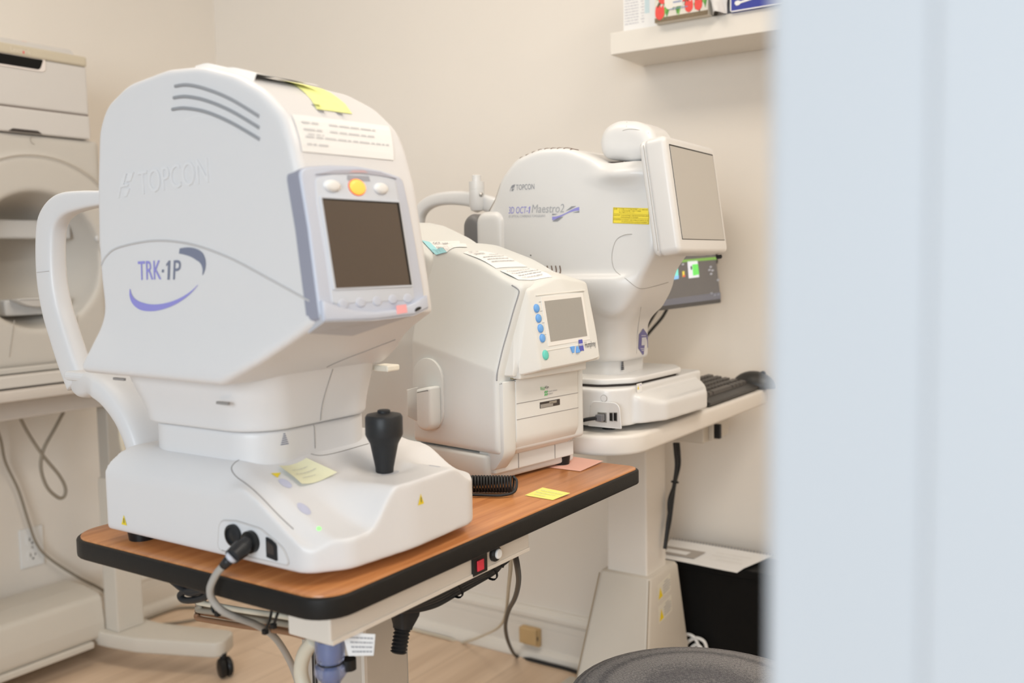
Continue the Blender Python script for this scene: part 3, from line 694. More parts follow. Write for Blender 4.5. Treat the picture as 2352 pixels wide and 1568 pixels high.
n0_ = len(UV); UV = [(a+.0195, b) for a, b in UV]+[(.0095, 0), (.0135, 0), (.0158, .0215), (.0130, .0215), (.0085, .0178), (.0083, .0150), (.0114, .0172)]+[(.0, .0085), (.0035, .0085), (.0038, .0118), (.0003, .0118)]; F = F+[[n0_, n0_+1, n0_+2, n0_+3, n0_+6], [n0_+3, n0_+4, n0_+5, n0_+6], [n0_+7, n0_+8, n0_+9, n0_+10]]
decal('model_print', UV, F, (-0.9346, .70, 1.1039), (1, 0, .02), (0, 0, 1), (0, -1, 0), th_, M_SLATE, head, off=.0006)
def crescent(c, rx, rz, a0, a1, w0, wm, w1, tilt, pk=.5, n=28):
    UV = []; F = []
    for i in range(n+1):
        t = i/n; a = R(a0+(a1-a0)*t); wd = w0+(wm-w0)*math.sin(t/pk*math.pi/2) if t < pk else wm+(w1-wm)*((t-pk)/(1-pk))
        for s_ in (1, -1):
            px_, pz = (rx-s_*wd*.5)*math.cos(a), (rz-s_*wd*.5)*math.sin(a)
            UV.append((c[0]+px_*math.cos(tilt)-pz*math.sin(tilt), c[1]+px_*math.sin(tilt)+pz*math.cos(tilt)))
    for i in range(n): F.append([2*i, 2*i+1, 2*i+3, 2*i+2])
    return UV, F
UV, F = crescent((-.9475, 1.104), .071, .0290, 168, 318, .001, .0100, .0005, R(14), .36); decal('swoosh_print', UV, F, (0, .70, 1.12-1.12*kt), (kt, 0, 0), (0, 0, kt), (0, -1, 0), th_, M_PURP, head, off=.0006)
UV, F = crescent((-.9475, 1.104), .069, .0285, 62, -22, .006, .0135, .001, R(14)); decal('swoosh_print', UV, F, (0, .70, 1.12-1.12*kt), (kt, 0, 0), (0, 0, kt), (0, -1, 0), th_, M_SLATE, head, off=.0006)
# front bezel with screen: pose solved from the screen corners (1 deg yaw, 8.8 deg tilt)
by_, bt_ = R(1.0), R(8.8); n_h = Vector((math.cos(by_), math.sin(by_), 0)); U = Vector((-math.sin(by_), math.cos(by_), 0)); Vv = Vector((0, 0, 1))*math.cos(bt_)-n_h*math.sin(bt_); Nn = n_h*math.cos(bt_)+Vector((0, 0, 1))*math.sin(bt_)
B0 = Vector((-.7026, .7698, 1.139))
def pt(u, v, n=0): return B0+U*u+Vv*v+Nn*n
def bz(x_, y_, n=0):
    d = pray(x_, y_); o = Vector((0, 0, CAM_H)); q = o+d*((B0+Nn*n-o).dot(Nn)/d.dot(Nn))-B0; return (q.dot(U), q.dot(Vv))
def plate(poly, n0, n1, bev=.0015, seg=2):
    V, F = prism(poly, n0, n1, 'z', bev, seg); return [tuple(pt(*v)) for v in V], F
def rp(pts, n=5): return rpoly([(*bz(a, b), r) for a, b, r in pts], n)
bo = rp([(733, 737, .005), (721, 645, .05), (705, 520, .05), (690, 430, .02), (684, 391, .010), (705, 384, .04), (760, 380.5, .08), (820, 383, .08), (872, 393, .05), (920, 409, .010), (934, 470, .04), (951, 565, .05), (968, 665, .02), (972, 708, .006)])
cxu, cxv = np.mean([q[0] for q in bo]), np.mean([q[1] for q in bo])
bez = obj('screen_bezel', *plate(bo, -.014, .0035, .0025, 3), M_TRKG, tk, smooth=True, auto=50)
obj('bezel_gap', *plate([(cxu+(a-cxu)*1.008, cxv+(b-cxv)*1.007) for a, b in bo], -.016, .0000, 0), mat('slate_gap', (.30, .31, .38), .7, noise=.02), bez)
inn = rp([(757, 700, .004), (742, 590, .05), (722, 470, .01), (718, 412, .006), (760, 399, .05), (820, 396, .08), (870, 402, .05), (903, 415, .006), (925, 540, .05), (946, 690, .004)])
obj('bezel_inner_panel', *plate(inn, .002, .0042, .0008, 2), mat('pale_bluish_grey_plastic', (.62, .66, .73), .4, noise=.01), bez, smooth=True, auto=50)
obj('top_ledge', *plate([bz(a, b) for a, b in ((718, 402), (760, 393), (820, 391.5), (865, 397), (905, 412), (865, 405), (820, 400), (765, 401))], .0038, .0052, 0), mat('ledge_slate', (.46, .47, .55), .5, noise=.02), bez)
sf = rp([(757, 668, .002), (941, 660, .002), (910, 462, .002), (726, 452, .002)], 3)
obj('screen_frame', *plate(sf, .004, .0056, .0007), mat('pale_bluish_grey_plastic', (.62, .66, .73)), bez)
sc = obj('screen', *plate([bz(a, b) for a, b in ((762.5, 663.5), (936, 655.5), (907, 468), (731, 458.5))], .0052, .0060, 0), M_LCDB, tk)
obj('screen_edge', *plate([bz(a, b) for a, b in ((932.5, 655.7), (936, 655.5), (907, 468), (902, 467.8))], .0059, .0063, 0), M_BLACK, sc)
obj('screen_edge', *plate([bz(a, b) for a, b in ((732, 461), (907, 471), (907, 467.5), (731, 457.5))], .0059, .0063, 0), M_BLACK, sc)
def dome(x_, y_, ru, rv, h, m, name, parent=bez, base=.0042, n=20):
    u, v = bz(x_, y_, base); V = []; F = []; L = [(1, 0), (.97, .45), (.8, .8), (.5, .96), (0.02, 1)]
    for (s_, q) in L:
        for i in range(n): a = 2*math.pi*i/n; V.append(tuple(pt(u+ru*s_*math.cos(a), v+rv*s_*math.sin(a), base+h*q)))
    for k_ in range(len(L)-1):
        for i in range(n): j = (i+1) % n; F.append([k_*n+i, k_*n+j, (k_+1)*n+j, (k_+1)*n+i])
    F.append([(len(L)-1)*n+i for i in range(n)]); return obj(name, V, F, m, parent, smooth=True)
dome(762, 427, .0120, .0062, .0042, M_WHITE, 'button'); dome(820, 430, .0125, .0085, .0035, M_ORANGE, 'lit_button'); dome(820, 430, .0138, .0094, .0012, mat('red_rim', (.85, .16, .10), .4, noise=.02), 'button_rim'); dome(874, 433, .0112, .0062, .0042, M_WHITE, 'button')
UV = [bz(a, b) for a, b in ((791, 416), (843, 418), (840, 406.5), (790, 404.5))]; obj('button_label', [tuple(pt(a, b, .0046)) for a, b in UV], [[0, 1, 2, 3]], mat('label_grey', (.36, .38, .44), .6, noise=.02), bez)
UV = [bz(a, b) for a, b in ((793, 398.5), (838, 399), (828, 394), (802, 393.5))]; obj('pink_lamp', [tuple(pt(a, b, .0055)) for a, b in UV], [[0, 1, 2, 3]], mat('pink_lens', (.62, .42, .45), .4, noise=.02), bez)
for x_, y_ in ((788, 698), (828, 694), (866, 691), (902, 687), (936, 685)): dome(x_, y_, .0078, .0055, .0012, M_TRKG, 'soft_key', base=.0036)
# lower lip of the bezel (curved ledge with card slot) and its underside
lipP = [bz(a, b) for a, b in ((733, 738), (728, 692), (760, 704), (800, 714), (850, 718), (900, 712), (940, 697), (969, 680), (972.5, 709), (940, 724), (850, 735))]
obj('bezel_lip', *plate(lipP, .002, .0085, .002, 2), M_TRKG, bez, smooth=True, auto=50)
und = [pt(*bz(734, 738), .006), pt(*bz(850, 735), .006), pt(*bz(940, 724), .006), pt(*bz(972, 709), .006), hit(th_, 948, 722)[0], hit(th_, 808, 769)[0], hit(th_, 707, 763)[0]]
und = [q+Vector((.0015, -.0005, -.001)) for q in und]
und2 = [q+Vector((-.012, 0, .014)) for q in und]
obj('bezel_underside', [tuple(q) for q in und+und2], [list(range(7)), [13-i for i in range(7)]]+[[i, i+7, (i+1) % 7+7, (i+1) % 7] for i in range(7)], mat('under_grey', (.52, .53, .57), .45, noise=.01), bez)
obj('card_slot', *plate(crom([bz(a, b) for a, b in ((940, 718), (951, 713), (954, 708), (948, 707), (941, 711))], 2, True), .0078, .0090, 0), M_BLACK, bez)
obj('pink_tag', *plate([bz(a, b) for a, b in ((898, 724), (922, 720), (919, 701), (896, 704))], .0085, .0089, 0), M_PTAG, bez)
# joystick
jp = [(.0095, 0), (.0095, .014), (.0118, .0145), (.0122, .021), (.0168, .046), (.0182, .054), (.0190, .057), (.0238, .067), (.0248, .070), (.0248, .095), (.0228, .0985), (.012, .101), (.0085, .1015), (.0085, .1045), (.007, .1055), (.001, .1055)]
js = obj('joystick', *lathe([(r_*.92, z_*.84) for r_, z_ in jp], 32, (-.772, .868, .853), (.02, 0, 1)), M_RUB, tk, smooth=True, auto=35)
obj('joystick_well', *lathe([(.026, 0), (.031, .004), (.0325, .0045)], 32, (-.772, .868, .8600), (0, 0, 1)), mat('well_grey', (.52, .53, .57), .5, noise=.02), tk)
# small marks on the base
def topmark(name, UV, F, o, U, Vv, n, m, off=.0005): return decal(name, UV, F, o, U, Vv, n, tb_, m, base, off=off)
ell = [(math.cos(2*math.pi*i/20), math.sin(2*math.pi*i/20)) for i in range(20)]
for (xx, yy) in ((-.805, .738), (-.766, .728)): topmark('key_pad', [(a*.009, b*.0055) for a, b in ell], [list(range(20))], (xx, yy, .9), (1, 0, 0), (0, 1, 0), (0, 0, 1), mat('lilac_print', (.55, .57, .72), .6, noise=.02))
topmark('green_lamp', [(a*.0025, b*.0025) for a, b in ell], [list(range(20))], (-.738, .722, .9), (1, 0, 0), (0, 1, 0), (0, 0, 1), M_LED)
topmark('data_label', [(0, 0), (.018, 0), (.018, .022), (0, .022)], [[0, 1, 2, 3]], (-.733, .905, .9), (1, 0, 0), (0, 1, 0), (0, 0, 1), mat('pale_violet_label', (.58, .60, .72), .5, noise=.02))
wt = [(0, 0), (.011, 0), (.0055, .0125)]
topmark('warning_triangle', wt, [[0, 1, 2]], (-1.0545, .70, .8015), (1, 0, 0), (0, 0, 1), (0, -1, 0), M_WARN)
topmark('warning_triangle', wt, [[0, 1, 2]], (-.70, .836, .8405), (0, 1, 0), (0, 0, 1), (1, 0, 0), M_WARN)
topmark('warning_triangle', wt, [[0, 1, 2]], (-.828, .738, .9), (1, 0, 0), (0, .8, 0), (0, 0, 1), M_WARN)
for q, o_, Uq, Vq, nq in (((.0052, .0025), (-1.0545, .70, .8015), (1, 0, 0), (0, 0, 1), (0, -1, 0)), ((.0052, .0025), (-.70, .836, .8405), (0, 1, 0), (0, 0, 1), (1, 0, 0))):
    topmark('exclamation_print', [(q[0], q[1]), (q[0]+.0012, q[1]), (q[0]+.0012, q[1]+.006), (q[0], q[1]+.006)], [[0, 1, 2, 3]], o_, Uq, Vq, nq, M_INK, off=.0009)
# height mark on the neck band, seams
tn = bvh(band, neck)
for i in range(6):
    w_ = .0012+.0008*i; topmark_ = decal('height_mark', [(-w_, 0), (w_, 0), (w_, .0014), (-w_, .0014)], [[0, 1, 2, 3]], (-.80, .765, .9225-.0024*i), (0, 1, 0), (0, 0, 1), (1, 0, 0), tn, M_SLATE, band, off=.0004)
obj('band_seam', *sweep(project([(-.8, .812, .928-.002*i) for i in range(16)], (1, 0, 0), tn, .0001), .0006, 6), M_SEAM, band)
obj('neck_seam', *sweep(project([(-.8, .815+.012*(i/16)**2, .932+.0036*i) for i in range(18)], (1, 0, 0), tn, .0001), .0006, 6), M_SEAM, neck)
obj('head_seam', *sweep(project([(-.8, .812+.05*(i/14)**1.6, .995+.0032*i) for i in range(16)], (1, 0, -.3), th_, .0001), .0007, 6), M_SEAM, head)
obj('neck_catch', *box(-1.062, -1.040, .7005, .7035, .981, .984), M_SEAM, neck); obj('neck_catch', *box(-.872, -.852, .7015, .7045, .964, .967), M_SEAM, neck)
obj('release_tab', *box(-.832, -.806, .918, .942, .980, .988, .002), mat('cream_plastic', (.82, .78, .68), .4, noise=.01), neck)
obj('control_panel_seam', *sweep(project(crom([(-.858, .775, .95), (-.86, .745, .95), (-.868, .722, .95), (-.862, .712, .95), (-.83, .7065, .95), (-.79, .7045, .95), (-.76, .706, .95)], 8), (0, 0, 1), tb_, .0001), .0006, 6), M_SEAM, base)
obj('control_panel_seam', *sweep(project(crom([(-.858, .775, .95), (-.848, .80, .95), (-.826, .815, .95), (-.826, .90, .95)], 8), (0, 0, 1), tb_, .0001), .0006, 6), M_SEAM, base)
# connector recess in the side of the base
rc = rpoly([(-.873, .7985, .006), (-.868, .8325, .012), (-.84, .8355, .02), (-.80, .8325, .03), (-.764, .815, .02), (-.757, .7985, .004)], 5)
obj('socket_recess', *prism(rc, .6955, .6972, 'y', .0005, 1), mat('recess_white', (.74, .74, .75), .5, noise=.01), base)
obj('socket_recess_rim', *sweep([(a, .6962, b) for a, b in rc+rc[:1]], .0011, 6), mat('rim_grey', (.60, .585, .575), .6, noise=.01), base, smooth=True)
s1 = obj('socket', *lathe([(.0125, 0), (.0125, .004), (.0095, .005), (.0095, .003), (.006, .003), (.003, .004), (.001, .004)], 28, (-.8435, .6958, .8195), (0, -1, 0)), M_RUB, base, smooth=True, auto=40)
obj('socket', *lathe([(.0125, 0), (.0125, .006), (.010, .007)], 28, (-.8145, .6958, .8165), (0, -1, 0)), M_BLACK, base, smooth=True, auto=40)
s3 = obj('inlet_socket', *prism(rpoly([(-.791, .803, .001), (-.7745, .801, .001), (-.7745, .819, .005), (-.782, .8235, .004), (-.791, .8255, .001)], 4), .694, .6958, 'y'), M_RUB, base)
obj('inlet_hole', *prism(rpoly([(-.789, .808, .001), (-.7785, .807, .001), (-.7785, .817, .003), (-.789, .8215, .001)], 3), .6936, .6942, 'y'), M_DSEAM, s3)
# chin and forehead rest: one C-shaped arm on the patient side
ca = crom([(-1.06, 1.2145), (-1.17, 1.2130), (-1.24, 1.2125), (-1.29, 1.207), (-1.321, 1.187), (-1.331, 1.155), (-1.333, 1.104), (-1.324, 1.06), (-1.308, 1.022), (-1.29, .985), (-1.272, .955)], 8)
rr = []
for i, (a, b) in enumerate(ca): t_ = i/(len(ca)-1); rr.append((.010+.012*min(1, max(0, (t_-.12)/.3)), .012+.004*t_))
cn = obj('head_rest_arm', *sweep([(a, .79, b) for a, b in ca], [(r1, r2) for r1, r2 in rr], sec=sqsec(4.5, 24), upv=(0, 0, 1.0)) if False else sweep([(a, .79, b) for a, b in ca], [(r2, r1) for r1, r2 in rr], sec=sqsec(4.5, 24), upv=(0, 1, 0)), M_TRK, tk, smooth=True)
obj('arm_seam', *sweep([(-1.346, .775, 1.1137), (-1.316, .775, 1.1152)], .0005, 6), MATS['soft_seam'], cn)
lo_ = crom([(-1.278, .962), (-1.25, .955), (-1.205, .960), (-1.165, .948), (-1.128, .918), (-1.105, .878), (-1.098, .83)], 8)
obj('head_rest_bracket', *sweep([(a, .80, b) for a, b in lo_], [(.022+.03*min(1, i/20), .020-.004*(i/len(lo_))) for i in range(len(lo_))], sec=sqsec(4, 24), upv=(0, 1, 0)), M_TRK, tk, smooth=True)
obj('forehead_pad', *sweep([(-1.115, .752, 1.215), (-1.115, .83, 1.215)], [(.009, .013)]*2, sec=sqsec(3, 18), upv=(0, 0, 1)), M_TRK, tk, smooth=True)
obj('chin_pad', *box(-1.27, -1.20, .76, .82, .962, .975, .005), M_TRK, tk)
# ------------------------------------------------------------------ screening perimeter (middle machine), turned 9 degrees on the table
HC = Vector((-.838, 1.168, 0)); ha = R(-9); hn = Vector((math.cos(ha), math.sin(ha), 0)); hu = Vector((-math.sin(ha), math.cos(ha), 0))
def hl(p): q = HC+hn*float(p[0])+hu*float(p[1]); return (q.x, q.y, float(p[2]))
def hobj(name, VF, m, parent, **k): return obj(name, [hl(v) for v in VF[0]], VF[1], m, parent, **k)
hm = thing('field_screener', 'ivory visual field screener with a small grey screen and blue buttons on the wood table', 'eye machine', hl((-.12, .1, T)))
# rear visor part
pr = rpoly([(-.325, .80, .01), (-.14, .80, .01), (-.14, 1.128, .02), (-.20, 1.160, .05), (-.26, 1.183, .06), (-.325, 1.195, .04)], 5)
g = Grid((-.345, -.01, .79), (-.12, .23, 1.215), .003)
dx = psdf(pr, g.X[:, 0, :], g.Z[:, 0, :])[:, None, :]; ln = .10*np.clip(g.Z-.985, 0, 1)
dy = np.maximum(.016+ln-g.Y, g.Y-(.202-ln)); rear = sobj('rear_housing', g, xs(dx, dy, .012), M_HUM, hm, xf=hl)
# main housing with leaning upper sides
ph = rpoly([(-.166, .826, .004), (.030, .826, .006), (.029, .94, .05), (.037, 1.00, .1), (.050, 1.083, .014), (-.02, 1.106, .2), (-.138, 1.142, .03), (-.166, 1.092, .01)], 6)
g = Grid((-.19, -.015, .815), (.075, .235, 1.16), .0025)
dx = psdf(ph, g.X[:, 0, :], g.Z[:, 0, :])[:, None, :]
cz = .9525+(.03-g.X)*.205
ln = .26*np.clip(g.Z-cz, 0, 1)-.02*np.clip((cz-g.Z), 0, .05)*0
dy = np.maximum(.002+ln-g.Y, g.Y-(.212-ln))
crown = .012*(1-((g.Y-.107)/.10)**2)
F_ = xs(dx-crown*sstep(1.06, 1.10, g.Z)*sstep(.02, -.05, g.X), dy, .010)
hous = sobj('housing', g, F_, M_HUM, hm, relax=2, xf=hl)
# plinth
hobj('plinth', prism(rpoly([(-.325, .004, .008), (.006, .0, .010), (.006, .212, .008), (-.325, .208, .008)], 4), .782, .8235, 'z', .005, 3), M_HUM, hm, smooth=True, auto=40)
hobj('plinth_front', prism(rpoly([(-.02, .010, .002), (.014, .010, .004), (.014, .200, .003), (-.02, .200, .002)], 3), .7945, .832, 'z', .002, 2), M_HUM, hm)
for yy in (.062, .150): hobj('plinth_seam', box(.0136, .0146, yy, yy+.0012, .796, .828), M_SEAM, hm)
hobj('clip', box(.008, .022, .146, .166, .822, .834, .002), mat('grey_clip', (.50, .49, .46), .5, noise=.02), hm); hobj('clip', box(.008, .022, .178, .194, .820, .834, .002), MATS['grey_clip'], hm)
for (a, b) in ((-.003, .188), (-.03, .03), (-.30, .186), (-.30, .03)): hobj('foot', lathe([(.0125, 0), (.0145, .016), (.0145, .02)], 18, (a, b, T), (0, 0, 1)), M_BLACK, hm, smooth=True, auto=40)
# printer cover: front door with a rounded lower edge
pc = rpoly([(.0, .815, .004), (.024, .822, .022), (.036, .845, .03), (.036, .9395, .001), (.0, .930, .001)], 6)
cov = hobj('printer_cover', prism(pc, .036, .186, 'y', .003, 2), M_HUM2, hm, smooth=True, auto=40)
cs_ = rpoly([(.0, .800, .006), (.014, .800, .02), (.0348, .826, .03), (.0348, .9385, .002), (.0, .930, .002)], 6)
hobj('cover_cheek', prism(cs_, .008, .0365, 'y', .003, 2), M_HUM, hm, smooth=True, auto=40)
hobj('cheek_latch', prism(crom([(.006, .905), (.012, .905), (.0135, .895), (.010, .885), (.0085, .89), (.0095, .897)], 2, True), .0065, .0085, 'y'), M_WHITE, hm)
for zz in (.9015, .877): hobj('cover_seam', box(.0358, .0364, .037, .185, zz, zz+.0009), M_SEAM, cov)
sl_ = hobj('paper_slot', box(.0352, .0366, .090, .138, .888, .8975), M_DSEAM, cov)
hobj('slot_tear_bar', box(.0364, .0369, .091, .121, .8885, .894), mat('slot_grey', (.33, .31, .28), .5, noise=.05), sl_)
hobj('slot_roller', box(.0364, .0369, .112, .130, .8925, .8965), M_METAL, sl_)
hobj('cover_gap', box(.030, .0362, .030, .184, .9395, .9425), mat('olive_gap', (.33, .28, .18), .8, noise=.02), cov)
# display head: wedge in front of the housing
def hexa(P): return P, [[0, 3, 2, 1], [4, 5, 6, 7], [0, 1, 5, 4], [1, 2, 6, 5], [2, 3, 7, 6], [3, 0, 4, 7]]
bm = bmesh.new()
pts = [(.020, .012, .945), (.046, .024, .9445), (.072, .053, .953), (.072, .203, .958), (.030, .208, .950),      # bottom outline
       (.036, .042, 1.080), (.052, .050, 1.0735), (.050, .122, 1.0925), (.048, .196, 1.0815), (.036, .205, 1.082), (-.012, .05, 1.1015), (-.012, .11, 1.1075), (-.012, .18, 1.1005)]
pv = [bm.verts.new(hl(p)) for p in pts]
bmesh.ops.convex_hull(bm, input=bm.verts[:])
bmesh.ops.dissolve_limit(bm, angle_limit=R(3), verts=bm.verts[:], edges=bm.edges[:])
bmesh.ops.bevel(bm, geom=bm.edges[:], offset=.0045, segments=3, profile=.5, affect='EDGES')
bm.normal_update(); V, F = fromoff(bm); dh = obj('display_head', V, F, M_HUM2, hm, smooth=True, auto=25)
hobj('display_neck', box(.004, .050, .030, .190, .9405, .958, .002), M_HUM2, hm)
tq = bvh(hous, dh)
sq = [hit(tq, a_, b_) for a_, b_ in ((1176, 655), (1186, 661), (1192, 668), (1190, 680), (1180, 712), (1168, 755), (1155, 800), (1146, 838), (1142, 858), (1141, 874))]
obj('housing_seam', *sweep(crom([tuple(q[0]+q[1]*.0002) for q in sq], 4), .0011, 6), mat('blue_grey_seam', (.34, .35, .37), .7, noise=.02), hm, smooth=True)
# panel frame: u along the panel, v up the tilted face (read from the corners of the grey screen)
td = bvh(dh)
def hp(x, y, n=0): q = hit(td, x, y); return q[0]+q[1]*n, q[1]
A, nA = hp(1246.5, 690.5); B, _ = hp(1331, 682.5); Cc, _ = hp(1347.5, 770); D, _ = hp(1263.5, 785)
PU = (B-A+Cc-D).normalized(); PN = nA; PV = PN.cross(PU).normalized(); PO = D
lw = ((B-A).length+(Cc-D).length)/2; lh = ((A-D).length+(B-Cc).length)/2
def pp(u, v, n=0): return tuple(PO+PU*u+PV*v+PN*n)
def pplate(poly, n0, n1, bev=0, seg=2):
    V, F = prism(poly, n0, n1, 'z', bev, seg); return [pp(*v) for v in V], F
obj('screen_frame', *pplate(rpoly([(-.0065, -.0065, .001), (lw+.0065, -.0065, .001), (lw+.0065, lh+.0065, .001), (-.0065, lh+.0065, .001)], 2), -.002, .0012, .0006), mat('pale_ivory_frame', (.83, .81, .77), .4, noise=.01), dh)
obj('screen', *pplate([(0, 0), (lw, 0), (lw, lh), (0, lh)], .0006, .0015, 0), M_LCDG, hm)
for vv in (-.0125, lh+.0095): obj('panel_rib', *pplate([(-.016, vv), (lw+.014, vv), (lw+.014, vv+.0016), (-.016, vv+.0016)], -.001, .0012), mat('rib_ivory', (.85, .83, .78), .4, noise=.01), dh)
for vv in (.012, .030, .048, .066*.94): obj('key_pointer', *pplate([(-.0115, vv), (-.0065, vv), (-.0065, vv+.0007), (-.0115, vv+.0007)], 0, .0006), M_SPRN, dh)
def hbtn(name, x, y, ru, rv, m, par=None):
    c, _ = hp(x, y); V = []; F = []; n = 22; L = [(1, 0), (1, .4), (.9, .8), (.6, 1), (.02, 1.05)]
    for s_, q in L:
        for i in range(n): a = 2*math.pi*i/n; V.append(tuple(c+PU*ru*s_*math.cos(a)+PV*rv*s_*math.sin(a)+PN*.0032*q))
    for k_ in range(len(L)-1):
        for i in range(n): j = (i+1) % n; F.append([k_*n+i, k_*n+j, (k_+1)*n+j, (k_+1)*n+i])
    F.append([(len(L)-1)*n+i for i in range(n)]); return obj(name, V, F, m, hm, smooth=True, auto=50)
for (x_, y_) in ((1231.5, 708), (1236, 731), (1240.5, 754), (1245, 776.5)): hbtn('blue_button', x_, y_, .0058, .0066, M_BLUEB)
hbtn('green_button', 1252, 815, .0062, .0076, M_GREENB)
def htri(x, y, s_):
    c, _ = hp(x, y); P = [(-.0048, -.006*s_), (.0048, -.006*s_), (0, .0068*s_)]
    if s_ < 0: P = P[::-1]
    V, F = prism(rpoly([(a, b, .0012) for a, b in P], 3), 0, .0035, 'z', .0008, 2); return obj('arrow_button', [tuple(c+PU*a+PV*b+PN*d) for a, b, d in V], F, M_BLUEB, hm)
htri(1314, 804, -1); htri(1325, 801.5, 1)
# blue brand badge and name
c, _ = hp(1331.5, 808)
def pd(name, UV, F, m, c, off=.0012): return obj(name, [tuple(c+PU*a+PV*b+PN*off) for a, b in UV], F if (True) else F, m, dh)
pd('brand_badge', [(0, .006), (.0098, .006), (.0098, .019), (0, .019)], [[0, 1, 2, 3]], M_NAVY, c)
pd('brand_badge', [(0, 0), (.0015, .001), (.0049, .0018), (.0083, .001), (.0098, 0), (.0098, .0062), (0, .0062)], [list(range(7))], M_NAVY, c)
pd('badge_stripe', [(0, .0095), (.0098, .0095), (.0098, .0128), (0, .0128)], [[0, 1, 2, 3]], M_PAPER, c, .0016)
UV, F = text2d('ZEISS', width=.0085, height=.0021); pd('badge_lettering', [(a+.0006, b+.0101) for a, b in UV], F, M_NAVY, c, .002)
c, _ = hp(1344.5, 803); UV, F = text2d('Humphrey', width=.027, height=.0125); pd('name_print', UV, F, M_INK, c)
tc_ = bvh(cov)
def cpd(name, txt, x, y, w_, h_, m, **k):
    o_, n_ = hit(tc_, x, y); UV, F = text2d(txt, width=w_, height=h_, **k); return obj(name, [tuple(o_+hu*a+Vector((0, 0, 1))*b+hn*.0005) for a, b in UV], F, m, cov)
cpd('maker_print', 'Welch', 1240.5, 897, .0115, .0062, M_GREENP); cpd('maker_print', 'Allyn', 1251, 895, .0095, .0062, M_INK)
cpd('small_print', 'FREQUENCY DOUBLING', 1258, 901, .0225, .0024, M_GPRN); cpd('small_print', 'TECHNOLOGY', 1258, 906.5, .0125, .0024, M_GPRN)
o_, n_ = hit(tc_, 1250, 909)
for i in range(2):
    for j in range(2): obj('leaf_logo', [tuple(o_+hu*(a+.0042*i)+Vector((0, 0, b+.0042*j))+hn*.0005) for a, b in ((0, 0), (.0028, .0002), (.0038, .0036), (.001, .0034))], [[0, 1, 2, 3]], M_GREENP, cov)
# holder on the side: pill-shaped back plate with a split cup
pill = rpoly([(-.156, .850, .034), (-.086, .850, .034), (-.086, .966, .035), (-.156, .966, .035)], 10)
hb = hobj('holder_plate', prism(pill, -.0025, .004, 'y', .0015, 2), M_HUM, hm, smooth=True, auto=40)
def cup(x0, x1, ox):
    V = []; F = []; n = 10
    return x0
half = rpoly([(-.124, .856, .012), (-.089, .852, .03), (-.0885, .9245, .004), (-.098, .924, .003), (-.124, .918, .004)], 6)
hobj('holder_cup', prism(half, -.026, -.001, 'y', .006, 4), M_HUM, hm, smooth=True, auto=50)
flap = [(-.172, .915), (-.166, .918), (-.156, .926), (-.156, .862), (-.164, .866), (-.1715, .882)]
V, F = [], []
for i, (a, b, dpt) in enumerate([(-.150, .9255, 0), (-.160, .9255, -.010), (-.166, .922, -.020), (-.168, .918, -.028)]): pass
fl_ = [(-.144, 0.0), (-.148, -.008), (-.150, -.016), (-.150, -.022)]
for (a, d_) in fl_: V += [(a, d_, .918+d_*.15), (a, d_, .860-d_*.6), (a+.003, d_, .918+d_*.15), (a+.003, d_, .860-d_*.6)]
for i in range(3):
    a, b = 4*i, 4*(i+1); F += [[a, b, b+1, a+1], [a+2, a+3, b+3, b+2], [a, a+2, b+2, b], [a+1, b+1, b+3, a+3]]
F += [[0, 1, 3, 2], [12, 14, 15, 13]]
hobj('holder_flap', (V, F), M_HUM, hm, smooth=True, auto=50)
hobj('housing_mark', lathe([(.0009, 0), (.0009, .0012)], 8, (-.134, .030, 1.044), (0, -1, 0)), M_DSEAM, hm)
# sheets lying on top of the machine
tt = bvh(hous, rear, dh)
pa = thing('paper_sheet', 'printed white sheet lying along the top of the ivory screener', 'paper', hl((-.05, .1, 1.115)))
o, c, n = patch('sheet', [(1139, 617), (1211, 613.5), (1108, 577), (1064, 581.5)], tt, M_PAPER, pa, 8, 6, bulge=.001)
c2 = [c[3], c[0], c[1], c[2]]   # reading direction runs across the machine
cA = [Vector(c[0]), Vector(c[1]), Vector(c[2]), Vector(c[3])]
sheet_text('OCT: suivi', cA, n, .10, .84, .42, .08, M_INK, o, tt, off=.003); sheet_text('DEMANDER', cA, n, .10, .68, .42, .08, M_INK, o, tt, off=.003)
sheet_print(cA, n, [(.9, .91), (.9, .91), (.54, .92), (.12, .92), (.12, .9), (.12, .94), (.9, .91)], M_LINK, o, tt, seed=6, fill=.22, off=.003)
pb2 = thing('paper_slip', 'white printed slip with a curled edge above the small grey screen', 'paper', hl((.02, .1, 1.10)))
o, c, n = patch('sheet', [(1190, 643), (1268, 637), (1217, 616.5), (1148, 622.5)], tt, M_PAPER, pb2, 8, 5, bulge=.0015)
sheet_print([Vector(q) for q in c], n, [(.08, .85), (.12, .95), (.2, .92), (.2, .8)], M_LINK, o, tt, seed=8, fill=.2, off=.0034)
pc2 = thing('paper_sheet', 'printed sheet with a light blue strip on the back of the ivory screener', 'paper', hl((-.2, .1, 1.15)))
o, c, n = patch('sheet', [(1026.5, 580.6), (1073, 568.5), (1055, 554.6), (986, 556)], tt, M_PAPER, pc2, 6, 5, off=.001)
cA = [Vector(q) for q in c]; sheet_text('OCT: suivi', cA, n, .06, .82, .5, .1, M_INK, o, tt, off=.003); sheet_text('DEMANDER', cA, n, .06, .6, .42, .1, M_INK, o, tt, off=.003)
sheet_print(cA, n, [(.9, .91), (.52, .95), (.06, .95), (.06, .9), (.9, .91)], M_LINK, o, tt, seed=11, fill=.22, off=.003)
patch('blue_strip', [(1002, 587), (1027, 580.6), (988, 557.5), (969, 553)], tt, M_CYAN, pc2, 4, 4, off=.0016)
